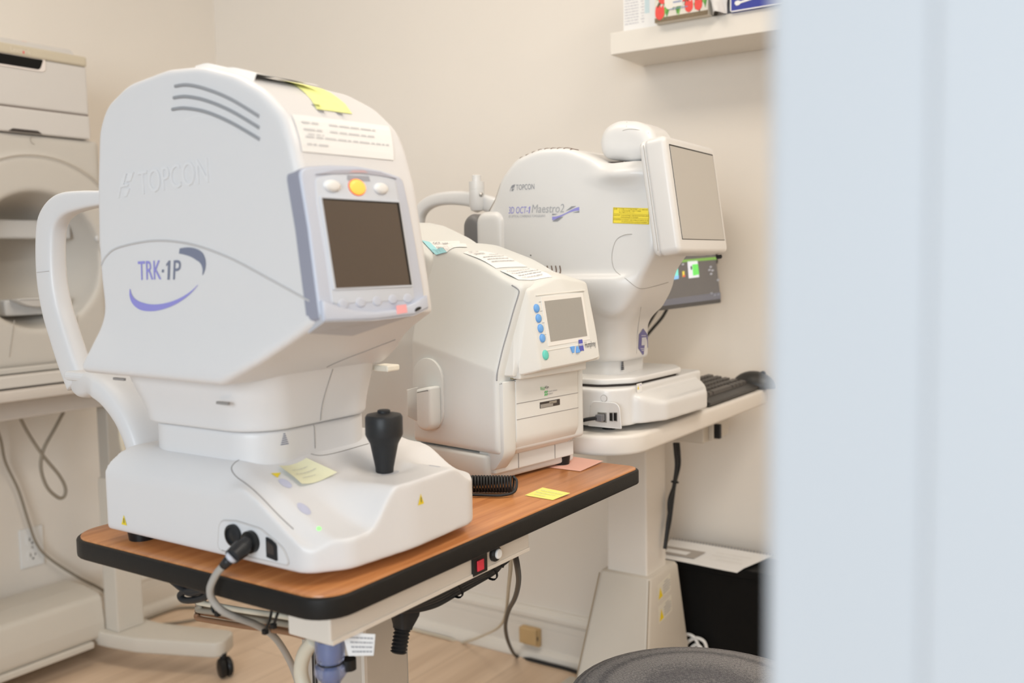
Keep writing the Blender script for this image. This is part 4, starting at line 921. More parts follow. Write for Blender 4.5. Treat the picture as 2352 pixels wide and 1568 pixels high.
# papers on the table
tt2 = bvh(top)
yn_ = obj('sticky_note', *(lambda q: (q[0], q[1]))(quadgrid([onplane(1205, 1137, 2, T+.0006), onplane(1270, 1148, 2, T+.0006), onplane(1310, 1132, 2, T+.003), onplane(1246, 1119, 2, T+.006)], 6, 6)), M_YNOTE)
tag(yn_, 'yellow sticky note with pencil writing on the wood table', 'note')
cS = [onplane(1205, 1137, 2, T+.001), onplane(1270, 1148, 2, T+.001), onplane(1310, 1132, 2, T+.0034), onplane(1246, 1119, 2, T+.0064)]
UV, F = words([(.15, .9), (.1, .8), (.2, .6)], 1, 1, seed=21, fill=.1, top=.8)
obj('pencil_writing', [tuple(cS[0]*(1-a)*(1-b)+cS[1]*a*(1-b)+cS[2]*a*b+cS[3]*(1-a)*b+Vector((0, 0, .0006))) for a, b in UV], F, M_LINK, yn_)
pk = obj('pink_slip', *quadgrid([onplane(1252, 1072, 2, T+.0005), onplane(1333, 1082, 2, T+.0008), onplane(1386, 1058, 2, T+.003), onplane(1292, 1045, 2, T+.0008)], 5, 5), M_PINK)
tag(pk, 'pink paper slip under the foot of the ivory screener', 'paper')
# coiled cord beside the screener
ck = thing('coiled_cord', 'black coiled cord lying on the wood table', 'cord', (-.80, 1.13, T))
a0, a1 = Vector((-.872, 1.098, T+.0135)), Vector((-.772, 1.150, T+.0135)); ax = (a1-a0).normalized(); e1 = Vector((0, 0, 1)); e2 = ax.cross(e1)
N_ = 26; cp = []
for i in range(N_*14+1):
    a = 2*math.pi*i/14; cp.append(a0+ax*((a1-a0).length*i/(N_*14))+(e1*math.cos(a)+e2*math.sin(a))*.0112)
obj('coil', *sweep(cp, .0019, 6), M_RUB, ck, smooth=True)
cable('tail', [a1+Vector((0, 0, .0098)), a1+Vector((.008, -.004, .006)), a1+Vector((.012, -.016, -.006)), a1+Vector((.002, -.032, -.0098)), a1+Vector((-.03, -.048, -.0100)), a1+Vector((-.07, -.062, -.0100))], .0021, M_RUB, ck)
# ------------------------------------------------------------------ OCT scanner (back machine)
mo = thing('oct_scanner', 'large white eye scanner with tilted screen and printed purple logo on the grey table', 'eye machine', (-.92, 1.66, O))
YC = 1.600
ks = .974
def kx(pts): return [(q[0]*ks, 1.12+(q[1]-1.12)*ks, q[2]) for q in pts]
# head: side profile
pm = rpoly(kx([(-1.100, 1.10, .03), (-1.100, 1.20, .05), (-1.073, 1.237, .04), (-1.056, 1.276, .05), (-1.020, 1.311, .06), (-.965, 1.3265, .08), (-.905, 1.3235, .08), (-.862, 1.306, .06), (-.826, 1.2865, .06), (-.80, 1.284, .05), (-.742, 1.278, .03),
            (-.728, 1.20, .1), (-.725, 1.135, .05), (-.760, 1.072, .05), (-.806, 1.005, .04), (-.86, 1.03, .05), (-1.02, 1.055, .05), (-1.085, 1.075, .03)]), 6)
g = Grid((-1.11, 1.455, .91), (-.67, 1.75, 1.345), .0028)
dx = psdf(pm, g.X[:, 0, :], g.Z[:, 0, :])[:, None, :]
tap = .006*sstep(-.98, -1.08, g.X)
far = 1.705-.075*sstep(-.82, -.71, g.X)*sstep(1.22, 1.06, g.Z)
dy = np.maximum((1.500+tap)-g.Y, g.Y-(far-tap)); hd = xs(dx, dy, .012)
# shoulder bulge and neck
zc_ = g.Z
sx0 = -1.03+.0*zc_; f1 = sstep(.985, 1.075, zc_)
neckd = rbox(g.X, g.Y, -1.01, -.787+.045*f1, 1.522-.034*f1, 1.668+.012*f1, .045); neckd = smax(neckd, slab(zc_, .932, 1.085), .008)
e = (np.sqrt(((g.X+.765)/.075)**2+((g.Y-1.558)/.075)**2+((g.Z-1.263)/.026)**2)-1)*.026
body = sobj('body', g, smin(smin(hd, neckd, .018), e, .012), M_OCT, mo, relax=2)
bt = bvh(body)
# lens side: white ears, charcoal eyepiece, grey gasket
g = Grid((-1.16, 1.46, 1.06), (-1.0, 1.74, 1.235), .003)
d1 = rbox(g.X, g.Z, -1.083, -1.018, 1.088, 1.2115, .022); d1 = xs(d1, np.abs(g.Y-YC)-.106, .014)
sobj('lens_housing', g, d1, M_OCT, mo)
d2 = rbox(g.X, g.Z, -1.118, -1.072, 1.086, 1.2095, .026); d2 = xs(d2, np.abs(g.Y-YC)-.102, .015)
sobj('eyepiece', g, d2, M_LENS, mo)
obj('objective', *lathe([(.03, 0), (.028, .015), (.02, .016), (.018, .012), (.001, .012)], 28, (-1.114, YC, 1.15), (-1, 0, 0)), M_LENS, mo, smooth=True, auto=40)
Q = project([(-1.20, YC-.084, 1.212+.005*i) for i in range(11)], (-1, 0, 0), bt, .001)
obj('gasket', *sweep([(a+.004, b, c) for a, b, c in Q], [(.004, .006)]*11, sec=sqsec(3, 12)), mat('taupe_gasket', (.30, .26, .22), .5, noise=.02), mo, smooth=True)
# vents on the dome and on the flank
for i in range(9):
    a = i/8; xx = -.984+.108*a
    Q = project([(xx+.004*t_, 1.506+.022*t_, 1.36) for t_ in np.linspace(0, 1, 6)], (0, 0, 1), bt, .0)
    obj('vent_slot', *sweep(Q, .0013, 6), mat('brown_gap', (.16, .10, .07), .8, noise=.02), body)
for i in range(7):
    (o_, n_) = hit(bt, 1225+9.6*i+3, 610); (o2, n2) = hit(bt, 1225+9.6*i+5, 622); (o3, n3) = hit(bt, 1225+9.6*i+2, 632)
    if o_ and o3: obj('vent_slot', *sweep(crom([tuple(q+Vector((0, -1, 0))*.0002) for q in (o_, o2, o3)], 4), .0012, 6), MATS['brown_gap'], body)
(o_, n_) = hit(bt, 1219, 586); obj('pin_hole', *lathe([(.0012, 0), (.0012, .0008)], 8, o_, (0, -1, 0)), M_DSEAM, body)
# printed names, logo and label: placed on the flank by their corners in the photograph
def flank(name, UV, F, p0, p1, m, off=.0005, w=1.0):
    a, _ = hit(bt, *p0); b, _ = hit(bt, *p1); U_ = (b-a)/w; Vz = Vector((0, 0, 1)); Vz = (Vz-U_.normalized()*Vz.dot(U_.normalized())).normalized()*U_.length
    return decal(name, UV, F, a, U_, Vz, (0, -1, 0), bt, m, body, off=off)
UV, F = text2d('TOPCON', width=.74, height=.185, bold=.002); flank('maker_print', [(a+.27, b) for a, b in UV], F, (1171, 437.5), (1227, 434.5), M_GPRN)
for q in ([(0, -.02), (.05, .10), (.10, .17), (.21, .20), (.165, .10), (.14, .075), (.05, .075), (.025, -.02)], [(.07, -.02), (.10, .055), (.20, .055), (.13, -.02)], [(.13, .095), (.17, .18), (.235, .20), (.19, .095)]):
    flank('maker_emblem', q, [list(range(len(q)))], (1171, 437.5), (1227, 434.5), M_GPRN)
UV, F = text2d('3D OCT-', width=.355, height=.102, shear=.16); n0_ = len(UV); UV = UV+[(.368, 0), (.386, 0), (.402, .102), (.390, .102), (.366, .082), (.364, .070), (.380, .080)]; F = F+[[n0_, n0_+1, n0_+2, n0_+3, n0_+6], [n0_+3, n0_+4, n0_+5, n0_+6]]; flank('model_print', [(a, b+.03) for a, b in UV], F, (1168.5, 495), (1297, 493), M_PURP)
UV, F = text2d('Maestro2', width=.565, height=.125, shear=.16, bold=.0); flank('model_print', [(a+.425, b+.035) for a, b in UV], F, (1168.5, 495), (1297, 493), M_SPRN)
UV, F = text2d('3D OPTICAL COHERENCE TOMOGRAPHY', width=.67, height=.037, shear=.1); flank('small_print', [(a, b-.03) for a, b in UV], F, (1168.5, 495), (1297, 493), M_SPRN)
L0, L1 = (1268.5, 500), (1331, 497)
wave = lambda t_: .26*(3*t_*t_-2*t_**3)
n_ = 14; UV = []; F = []
for i in range(n_+1):
    t_ = i/n_; wd = .035+.08*abs(2*t_-1)**1.4; c_ = -.02+wave(t_); UV += [(t_, c_-wd*.5), (t_, c_+wd*.5)]
for i in range(n_): F.append([2*i, 2*i+2, 2*i+3, 2*i+1])
flank('logo_wave', UV, F, L0, L1, M_PURP)
for q in ([(.50, .19), (.72, .33), (.90, .33), (.66, .235)], [(.74, .125), (1.0, .175), (1.0, .125)], [(0, .08), (.21, .11), (0, .13)], [(.02, -.12), (.20, -.12), (.42, .02), (.25, .0), (.03, -.095)]):
    flank('logo_fin', q, [list(range(len(q)))], L0, L1, M_GPRN)
yl = [hit(bt, *p)[0] for p in ((1407.5, 512.5), (1491, 515.5), (1491, 477.5), (1408.5, 476))]
o_ = yl[0]; U_ = (yl[1]-yl[0]); Vy = yl[3]-yl[0]
UV, F = gridq(0, 1, 0, 1, 16, 3); lb = decal('laser_warning_label', UV, F, o_, U_, Vy, (0, -1, 0), bt, M_YLAB, body, off=.0004)
M_LT = mat('label_ink', (.22, .15, .02), .7, noise=.02)
for v_ in (.33, .60): UV, F = gridq(.015, .985, v_, v_+.012, 3, 1); decal('label_rule', UV, F, o_, U_, Vy, (0, -1, 0), bt, M_LT, lb, off=.0007)
for a_, b_, c_, d_ in ((.0, 1, .0, .015), (0, 1, .985, 1), (0, .008, 0, 1), (.992, 1, 0, 1)): UV, F = gridq(a_*.97+.015, b_*.97+.015, c_*.96+.02, d_*.96+.02, 2, 2); decal('label_border', UV, F, o_, U_, Vy, (0, -1, 0), bt, M_LT, lb, off=.0007)
for s_, u_, v_, w_, h_ in (('CAUTION', .03, .47, .17, .09), ('ATTENTION', .02, .20, .21, .09), ('CLASS 3B INVISIBLE LASER RADIATION WHEN OPEN', .23, .48, .74, .07), ('AVOID EXPOSURE TO THE BEAM', .22, .37, .48, .07), ('RAYONNEMENT LASER INVISIBLE DE CLASSE 3B - EN CAS', .25, .20, .73, .07), ("D'OUVERTURE: EXPOSITION AU FAISCEAU DANGEREUSE", .25, .08, .70, .07)):
    UV, F = text2d(s_, width=w_, height=h_); decal('label_lettering', [(a+u_, b+v_) for a, b in UV], F, o_, U_, Vy, (0, -1, 0), bt, M_LT, lb, off=.0008)
for i, (s_, u_, w_) in enumerate((('ここを開くとクラス3Bの不可視レーザー放射が出る', .17, .80), ('ビームの反対は皮膚への被ばくは危険!', .17, .60), ('見たり触れたりしないこと', .17, .42))):
    try:
        UV, F = text2d(s_, width=w_, height=.075)
        if len(F) < 30: raise ValueError
    except Exception: UV, F = words([(0, 1)], w_, .075, seed=40+i, fill=.9, top=1)
    decal('label_lettering', [(a+u_, b+.865-.10*i) for a, b in UV], F, o_, U_, Vy, (0, -1, 0), bt, M_LT, lb, off=.0008)
UV, F = text2d('注意', width=.09, height=.09)
decal('label_lettering', [(a+.03, b+.86) for a, b in UV], F, o_, U_, Vy, (0, -1, 0), bt, M_LT, lb, off=.0008)
def pxline(name, pts, r, m, parent, tree, sub=6, n=(0, -1, 0)):
    Q = []
    for p in pts:
        h = hit(tree, *p)
        if h[0] is not None: Q.append(h[0]+h[1]*.0001)
    if len(Q) > 1: return obj(name, *sweep(crom([tuple(q) for q in Q], sub), r, 6), m, parent, smooth=True)
pxline('panel_seam', [(1515, 538), (1450, 537.5), (1430, 541), (1415, 552), (1407, 575), (1406, 600), (1414, 622), (1440, 642), (1468, 662), (1500, 658), (1535, 648)], .0006, mat('fine_seam', (.42, .40, .38), .7, noise=.02), body, bt)
pxline('neck_seam', [(1472, 705), (1467, 740), (1463, 780), (1462, 812)], .0006, MATS['fine_seam'], body, bt)
# round shoulder under the screen mount
g = Grid((-.88, 1.47, 1.22), (-.68, 1.76, 1.41), .003)
# screen mount: barrel-shaped housing
yr = Vector((0, 1, 0))
pmn = rpoly(kx([(-.852, 1.302, .02), (-.860, 1.332, .03), (-.850, 1.358, .03), (-.822, 1.3695, .04), (-.785, 1.365, .05), (-.757, 1.352, .03), (-.747, 1.33, .006), (-.742, 1.298, .006), (-.79, 1.292, .02)]), 6)
dx = psdf(pmn, g.X[:, 0, :], g.Z[:, 0, :])[:, None, :]; mnt = sobj('screen_mount', g, xs(dx, np.abs(g.Y-1.583)-.052, .022), M_OCT, mo, relax=2)
tm = bvh(mnt)
obj('mount_gap', *sweep([(-.826, 1.538, 1.2885), (-.785, 1.534, 1.2875)], .0018, 6), M_DSEAM, mo)
pxline('mount_seam', [(1430, 300), (1445, 296.5), (1465, 298), (1490, 306)], .0005, MATS['fine_seam'], mnt, tm); pxline('mount_seam', [(1440, 280), (1439, 291)], .0005, MATS['fine_seam'], mnt, tm)
h0, n0 = hit(tm, 1502, 300)
# screen: pose solved from its four corners (2.5 deg yaw, 8.2 deg tilt)
a_, b_ = R(2.5), R(8.2); n1 = Vector((math.cos(a_), math.sin(a_), 0)); SU = Vector((-math.sin(a_), math.cos(a_), 0)); SV = Vector((0, 0, 1))*math.cos(b_)-n1*math.sin(b_); SN = n1*math.cos(b_)+Vector((0, 0, 1))*math.sin(b_)
SC = Vector((-.6754, 1.599, 1.2269)); LW, LH = .1055, .079
def sp(u, v, n=0): return tuple(SC+SU*u+SV*v+SN*n)
def splate(poly, n0, n1, bev=0, seg=3):
    V, F = prism(poly, n0, n1, 'z', bev, seg); return [sp(*v) for v in V], F
def rr4(a0, a1, b0, b1, r, n=6): return rpoly([(a0, b0, r), (a1, b0, r), (a1, b1, r), (a0, b1, r)], n)
mon = obj('screen_housing', *splate(rr4(-LW-.0175, LW+.016, -LH-.024, LH+.0155, .012), -.034, .004, .008, 4), M_OCT, mo, smooth=True, auto=60)
obj('screen_back', *splate(rr4(-LW-.0165, LW+.015, -LH-.023, LH+.0145, .014), -.044, -.031, .006, 3), M_OCT, mon, smooth=True, auto=60)
obj('housing_seam', *sweep([sp(-LW-.0176, v, -.0345) for v in np.linspace(-LH-.014, LH+.006, 12)], .0006, 6), MATS['fine_seam'], mon)
obj('screen_recess', *splate(rr4(-LW-.0012, LW+.0012, -LH-.0012, LH+.0012, .001, 2), .0035, .0043), M_BLACK, mon)
obj('screen', *splate(rr4(-LW+.0004, LW-.0012, -LH, LH-.0014, .001, 2), .0040, .0048), M_LCDO, mo)
obj('stylus_knob', *lathe([(.005, 0), (.006, .004), (.004, .007)], 14, sp(LW+.006, -LH-.026, -.012), tuple(-SV)), M_RUB, mon, smooth=True)
# badge on the mount top
bq = [hit(tm, x_, y_)[0] for x_, y_ in ((1492, 297), (1500, 302), (1494, 303))]
# hexagonal violet badge on the neck (its code square is left out)
hq = [hit(bt, *p) for p in ((1477, 754), (1488, 768), (1487.5, 797), (1476, 815), (1465.5, 800), (1467, 768))]
hc = sum((q[0] for q in hq), Vector())/6; nb = sum((q[1] for q in hq), Vector()).normalized()
hx = obj('violet_badge', [tuple(q[0]+q[1]*.0008) for q in hq]+[tuple(hit(bt, 1477, 784)[0]+nb*.0009)], [[i, (i+1) % 6, 6] for i in range(6)], mat('violet_badge', (.14, .13, .33), .5, noise=.06, nscale=30), body)
for x_, y_, w_ in ((1472, 770, 10), (1470, 800, 13), (1472, 804, 9)):
    q4 = [hit(bt, x_+a, y_+b) for a, b in ((0, 1.3), (w_, 1.1), (w_, -.4), (0, -.2))]; obj('badge_print', [tuple(q[0]+q[1]*.0013) for q in q4], [[0, 1, 2, 3]], mat('badge_white', (.62, .62, .70), .6, noise=.02), hx)
q4 = [hit(bt, a, b) for a, b in ((1472, 793), (1482, 792), (1483, 774), (1473, 775))]; obj('badge_panel', [tuple(q[0]+q[1]*.0013) for q in q4], [[0, 1, 2, 3]], mat('badge_pale', (.60, .60, .64), .6, noise=.02), hx)
# column below the body, cover plate, base
obj('column', *prism(rr4(-1.0, -.80, 1.53, 1.67, .04, 8), .903, .942, 'z'), M_OCT, mo, smooth=True, auto=40)
for i in range(6):
    w_ = .001+.0006*i; obj('height_mark', *box(-.8015, -.7993, 1.556-w_, 1.556+w_, .932-.0032*i, .934-.0032*i), M_INK, mo)
plt = rpoly([(-1.10, 1.472, .03), (-.80, 1.472, .035), (-.757, 1.52, .03), (-.748, 1.70, .03), (-.78, 1.745, .02), (-1.10, 1.745, .03)], 8)
obj('cover_plate', *prism(plt, .8975, .9080, 'z', .0035, 3), M_OCT, mo, smooth=True, auto=50)
obj('plate_gap', *prism([(a*.998-.004, b) for a, b in rpoly([(-1.095, 1.476, .03), (-.805, 1.476, .035), (-.762, 1.523, .03), (-.753, 1.695, .03), (-.785, 1.74, .02), (-1.095, 1.74, .03)], 6)], .8930, .8977, 'z'), M_DSEAM, mo)
g = Grid((-1.13, 1.435, .815), (-.68, 1.85, .91), .0026)
pl = rpoly([(-1.11, 1.456, .02), (-.780, 1.456, .030), (-.752, 1.495, .03), (-.748, 1.80, .01), (-1.11, 1.80, .02)], 8)
dp = psdf(pl, g.X[:, :, 0], g.Y[:, :, 0])[:, :, None]; d1 = xs(dp, slab(g.Z, .826, .8930), .004)
pod = rpoly([(-.78, 1.500, .02), (-.742, 1.496, .03), (-.712, 1.555, .04), (-.704, 1.72, .04), (-.728, 1.772, .025), (-.78, 1.780, .02)], 8)
dq = psdf(pod, g.X[:, :, 0], g.Y[:, :, 0])[:, :, None]; ztop = .880-.014*sstep(-.750, -.715, g.X)
d2 = smax(smax(dq, g.Z-ztop, .010), .829-g.Z, .004)
mb_ = sobj('base', g, smin(d1, d2, .003), M_OCT, mo, relax=1); tbm = bvh(mb_)
for a, b in ((-.80, 1.50), (-1.06, 1.50), (-.80, 1.75), (-1.06, 1.75)): obj('foot', *lathe([(.012, 0), (.013, .012)], 16, (a, b, O)), M_BLACK, mo)
# port recess on the near face
def face(x_, y_): return onplane(x_, y_, 1, 1.456)
a0_, a1_ = face(1352, 985).x, face(1427, 985).x; zt = face(1390, 924).z
rcs = rpoly([(a0_, .8275, .001), (a1_, .8275, .001), (a1_-.004, zt, .012), (a0_+.006, zt, .010)], 6)
rec = obj('port_recess', *prism(rcs, 1.4545, 1.4566, 'y', .0006, 1), mat('recess_warm_white', (.66, .64, .61), .5, noise=.01), mb_)
obj('recess_rim', *sweep([(a, 1.4556, b) for a, b in rcs], .0013, 6), M_OCT, mb_, smooth=True)
q0, q1 = face(1375, 968), face(1395, 947); pj = obj('network_port', *box(q0.x, q1.x, 1.452, 1.4550, q0.z, q1.z), M_METAL, mb_); obj('port_hole', *box(q0.x+.002, q1.x-.002, 1.4512, 1.4524, q0.z+.002, q1.z-.002), M_BLACK, pj)
for xa, xb in ((1402.5, 1408.5), (1412, 1418.5)):
    q0, q1 = face(xa, 965), face(xb, 948); us = obj('usb_port', *box(q0.x-.0006, q1.x+.0006, 1.4528, 1.4550, q0.z-.001, q1.z+.001), M_METAL, mb_); obj('port_hole', *box(q0.x, q1.x, 1.4520, 1.4530, q0.z, q1.z), M_BLACK, us)
cc_ = face(1387, 914.5); obj('screw_cap', *[lambda: 0][0:0] or lathe([(.0062, 0), (.0062, .0006)], 20, (cc_.x, 1.4562, cc_.z), (0, -1, 0)), M_SEAM, mb_); obj('screw_cap', *lathe([(.0056, 0), (.0056, .0009)], 20, (cc_.x, 1.4562, cc_.z), (0, -1, 0)), M_OCT, mb_)
for x_, y_, w_ in ((1464, 899, .011),):
    o2, m2 = hit(tbm, x_, y_)
    if o2:
        nb2 = Vector((m2.x, m2.y, 0)).normalized(); ub2 = Vector((-nb2.y, nb2.x, 0)); ub2 = ub2 if ub2.y > 0 else -ub2
        decal('warning_sticker', [(-.004, -.002), (.016, -.002), (.016, .014), (-.004, .014)], [[0, 1, 2, 3]], o2, ub2, (0, 0, 1), nb2, tbm, M_PAPER, mb_, off=.0005)
        decal('warning_triangle', [(-.003, 0), (.006, 0), (.0015, .0115)], [[0, 1, 2]], o2, ub2, (0, 0, 1), nb2, tbm, M_WARN, mb_, off=.0009)
        decal('notice_disc', [(.0108+.0045*math.cos(t_), .006+.0055*math.sin(t_)) for t_ in np.linspace(0, 2*math.pi, 17)[:-1]], [list(range(16))], o2, ub2, (0, 0, 1), nb2, tbm, M_NAVY, mb_, off=.0009)
# head rest arm on the patient side with its fixation lamp
arm = crom([(-1.10, 1.205), (-1.17, 1.232), (-1.225, 1.249), (-1.29, 1.257), (-1.345, 1.252), (-1.378, 1.232), (-1.388, 1.20), (-1.388, 1.12), (-1.37, 1.04), (-1.33, .96), (-1.27, .90), (-1.20, .872), (-1.09, .862)], 7)
N_ = len(arm); obj('head_rest_arm', *sweep([(a*.945, 1.605, 1.12+(b-1.12)*.945) for a, b in arm], [(.012, .013 if i > N_*.3 else .019-.006*(i/(N_*.3))) for i in range(N_)], sec=sqsec(3.5, 20), upv=(0, 1, 0)), M_OCT, mo, smooth=True)
fx = obj('fixation_lamp', *lathe([(.002, -.022), (.012, -.018), (.0155, -.008), (.0155, .024), (.0150, .0245), (.0155, .025), (.0155, .040), (.009, .0405), (.009, .052), (.008, .053), (.001, .053)], 24, (-1.146, 1.592, 1.238), (0, 0, 1)), M_OCT, mo, smooth=True, auto=40)
obj('lamp_screw', *lathe([(.0045, 0), (.0045, .002), (.003, .004)], 14, (-1.1325, 1.587, 1.251), (1, -.3, 0)), M_METAL, fx, smooth=True)
# network cable to the port
nc = thing('network_cable', 'black network cable plugged into the white scanner base', 'cable', (-.85, 1.44, O))
q0, q1 = face(1377, 964), face(1392, 950)
obj('plug', *box(q0.x, q1.x, 1.440, 1.4535, q0.z, q1.z, .001), mat('smoky_plug', (.16, .16, .17), .25, noise=.1, nscale=300), nc)
cable('lead', [(q0.x+.003, 1.441, (q0.z+q1.z)/2), (q0.x-.02, 1.436, q0.z+.001), (q0.x-.05, 1.432, q0.z-.010), (q0.x-.10, 1.43, O+.0042), (q0.x-.16, 1.44, O+.0035)], .0034, M_RUB, nc)
# ------------------------------------------------------------------ visual field analyser with its bowl (left)
fa = thing('field_analyser', 'putty-coloured visual field analyser with a round bowl on the left table', 'eye machine', (-2.47, 1.14, H0+.034))
XF = -2.325; bc = onplane(90, 600, 0, XF); BR = .170
g = Grid((-2.67, .70, .862), (-2.27, 1.57, 1.468), .005)
dB = rbox(g.X, g.Y, -2.645, XF, .735, 1.535, .02); dB = smax(dB, slab(g.Z, .876, 1.4500), .010)
rad = np.sqrt((g.Y-bc.y)**2+(g.Z-bc.z)**2)
hood = np.maximum(np.abs(rad-.215)-.045, np.abs(g.X-XF)-.012); dB = smin(dB, np.where(g.Z > bc.z+.03, hood, 1e3)+.004, .02)
bowl = (np.sqrt(((g.X-XF-.02)/.21)**2+((g.Y-bc.y)/BR)**2+((g.Z-bc.z)/BR)**2)-1)*BR
fb = sobj('body', g, smax(dB, -bowl, .012), M_HFA, fa, relax=2); tf = bvh(fb)
for i in range(1):
    obj('bowl_ring', *sweep([(XF+.012, bc.y+.262*math.cos(t_), bc.z+.262*math.sin(t_)) for t_ in np.linspace(.15, math.pi-.15, 40)], .0016, 6), mat('putty_seam', (.42, .38, .33), .7, noise=.02), fb)
obj('base_tray', *box(-2.62, XF+.006, .76, 1.51, H0+.036, .8775, .004), M_HFA, fa)
obj('base_gap', *box(-2.60, XF-.004, .78, 1.49, H0+.034, H0+.0365), M_DSEAM, fa)
def fq(x_, y_, X_): return onplane(x_, y_, 0, X_)
a, b = fq(2, 548, -2.40), fq(155, 508, -2.40); fr = obj('forehead_rest', *box(-2.44, -2.385, a.y-.09, b.y, a.z, b.z, .006), M_HFA2, fa)
a2, b2 = fq(155, 545, -2.41), fq(222, 515, -2.41); obj('rest_bracket', *box(-2.44, -2.415, a2.y-.02, a2.y+.075, a2.z+.004, b2.z, .004), M_HFA, fr)
a, b = fq(8, 722, -2.38), fq(160, 682, -2.38); ch = obj('chin_rest_block', *box(-2.43, -2.37, a.y, b.y, a.z-.005, b.z, .005), M_HFA2, fa)
a, b = fq(42, 706, -2.345), fq(135, 682, -2.345)
obj('chin_cup', *prism(crom([(a.y, b.z), (b.y, b.z), (b.y-.004, b.z-.010), ((a.y+b.y)/2+.02, a.z), ((a.y+b.y)/2-.02, a.z), (a.y+.004, b.z-.010)], 3, True), -2.375, -2.335, 'x', .004, 2), mat('pale_grey_plastic', (.56, .545, .52), .4, noise=.01), ch, smooth=True, auto=50)
for x_, y0_, x1_, y1_ in ((33, 735, 22, 820), (178, 722, 172, 800)):
    p0, p1 = fq(x_, y0_, XF+.001), fq(x1_, y1_, XF+.001); obj('panel_seam', *sweep([tuple(p0), tuple(p1)], .0009, 6), MATS['putty_seam'], fb)
obj('latch', *lathe([(.009, 0), (.009, .004), (.006, .006)], 16, tuple(fq(224, 548, XF)), (1, 0, 0)), M_HFA2, fa, smooth=True)
c_ = fq(80, 322, XF); obj('logo_print', *sweep([(XF+.001, c_.y+.012*math.cos(t_), c_.z+.010*math.sin(t_)) for t_ in np.linspace(2.2, 4.6, 10)], .0008, 6), MATS['putty_seam'], fb)

# ------------------------------------------------------------------ laser printer on top of it
pn = thing('laser_printer', 'grey and tan laser printer standing on the field analyser', 'printer', (-2.47, 1.28, 1.4505))
PX = -2.318; z0 = 1.4508
e_ = fq(208, 300, PX).y
zs = fq(0, 240, PX).z; zt_ = fq(0, 121, PX).z; ztop = fq(0, 96, PX).z
obj('lower_tray', *box(-2.66, PX, 1.03, e_, z0, zs-.002, .004), M_PRN, pn)
obj('tray_gap', *box(-2.655, PX-.004, 1.035, e_-.002, zs-.0025, zs+.002), mat('taupe_gap', (.22, .18, .16), .7, noise=.02), pn)
fp_ = obj('front_panel', *box(-2.66, PX, 1.03, e_-.002, zs+.0015, zt_, .004), M_PRN, pn)
obj('top_cover', *box(-2.66, PX+.004, 1.025, e_-.002, zt_, ztop, .005), M_PRN2, pn)
obj('output_lid', *prism(rpoly([(1.04, ztop-.002, .002), (e_-.02, ztop-.002, .004), (e_-.03, ztop+.016, .006), (1.04, ztop+.016, .004)], 3), -2.63, PX-.02, 'x'), M_PRN, pn)
hA, hB = fq(4, 150, PX), fq(97, 120, PX)
obj('handle_rim', *prism(rpoly([(hA.y-.08, zt_-.031, .012), (hB.y+.006, zt_-.031, .012), (hB.y+.006, zt_+.0005, .002), (hA.y-.08, zt_+.0005, .002)], 4), PX-.001, PX+.0022, 'x', .001, 1), mat('pale_rim', (.76, .70, .665), .4, noise=.01), fp_)
obj('handle_recess', *prism(rpoly([(hA.y-.075, zt_-.026, .012), (hB.y-.010, zt_-.026, .010), (hB.y, zt_-.0005, .002), (hA.y-.075, zt_-.0005, .002)], 4), PX+.001, PX+.0028, 'x'), M_CAB, fp_)
hA, hB = fq(18, 298, PX), fq(97, 297, PX)
obj('tray_grip', *prism(rpoly([(hA.y, z0+.001, .001), (hB.y, z0+.001, .001), (hB.y-.012, z0+.0085, .003), (hA.y+.012, z0+.0085, .003)], 3), PX-.001, PX+.0012, 'x'), M_DSEAM, pn)
UV, F = text2d('Lexmark', width=.05, height=.013); o_ = fq(24, 115, PX+.004)
obj('name_print', [(PX+.0046, o_.y+a, o_.z-.003+b) for a, b in UV], F, mat('pale_name_print', (.70, .64, .54), .5, noise=.01), pn)
o_ = fq(54, 122, PX+.004); obj('red_mark', *box(PX+.004, PX+.0047, o_.y-.0018, o_.y+.0018, o_.z-.001, o_.z+.005), M_RED, pn)
o_ = fq(68, 97, PX); obj('status_lamp', *box(PX-.03, PX-.024, o_.y-.006, o_.y+.006, ztop+.0155, ztop+.0175), mat('dim_red_lamp', (.75, .35, .25), .5, noise=.02), pn)

# ------------------------------------------------------------------ cables round the left table
tag(cable('wall_cable', [tuple(fq(x_, y_, X_)) for x_, y_, X_ in ((-30, 930, -2.60), (0, 1005, -2.62), (12, 1060, -2.645), (42, 1125, -2.655), (66, 1200, -2.655), (85, 1250, -2.655), (115, 1283, -2.655), (180, 1325, -2.645), (238, 1356, -2.62), (275, 1395, -2.58))], .0042, M_BROWNC), 'taupe cable running down the left wall past the outlet', 'cable')
tag(cable('hanging_cable', [tuple(fq(x_, y_, -2.53+.0*x_)) for x_, y_ in ((40, 945), (62, 990), (98, 1045), (135, 1090), (150, 1120), (147, 1140), (133, 1142), (108, 1118), (94, 1075), (100, 1032), (125, 985), (152, 935))], .0048, M_BROWNC), 'taupe cable hanging in a loop below the left table', 'cable')
hs_ = []
hpts = crom([tuple(fq(x_, y_, -2.30)) for x_, y_ in ((281, 900), (279, 960), (281, 1010), (292, 1050), (315, 1080))], 16)
tag(obj('ribbed_hose', *sweep(hpts, [.0085 if i % 2 else .0098 for i in range(len(hpts))], 10), M_CREAMC, None, smooth=True), 'cream ribbed hose hanging beside the putty table column', 'hose')
tag(cable('floor_cable', [tuple(onplane(x_, y_, 2, .005)) for x_, y_ in ((330, 1424), (370, 1408), (410, 1396), (450, 1394))], .005, M_BROWNC), 'taupe cable along the floor by the left baseboard', 'cable')
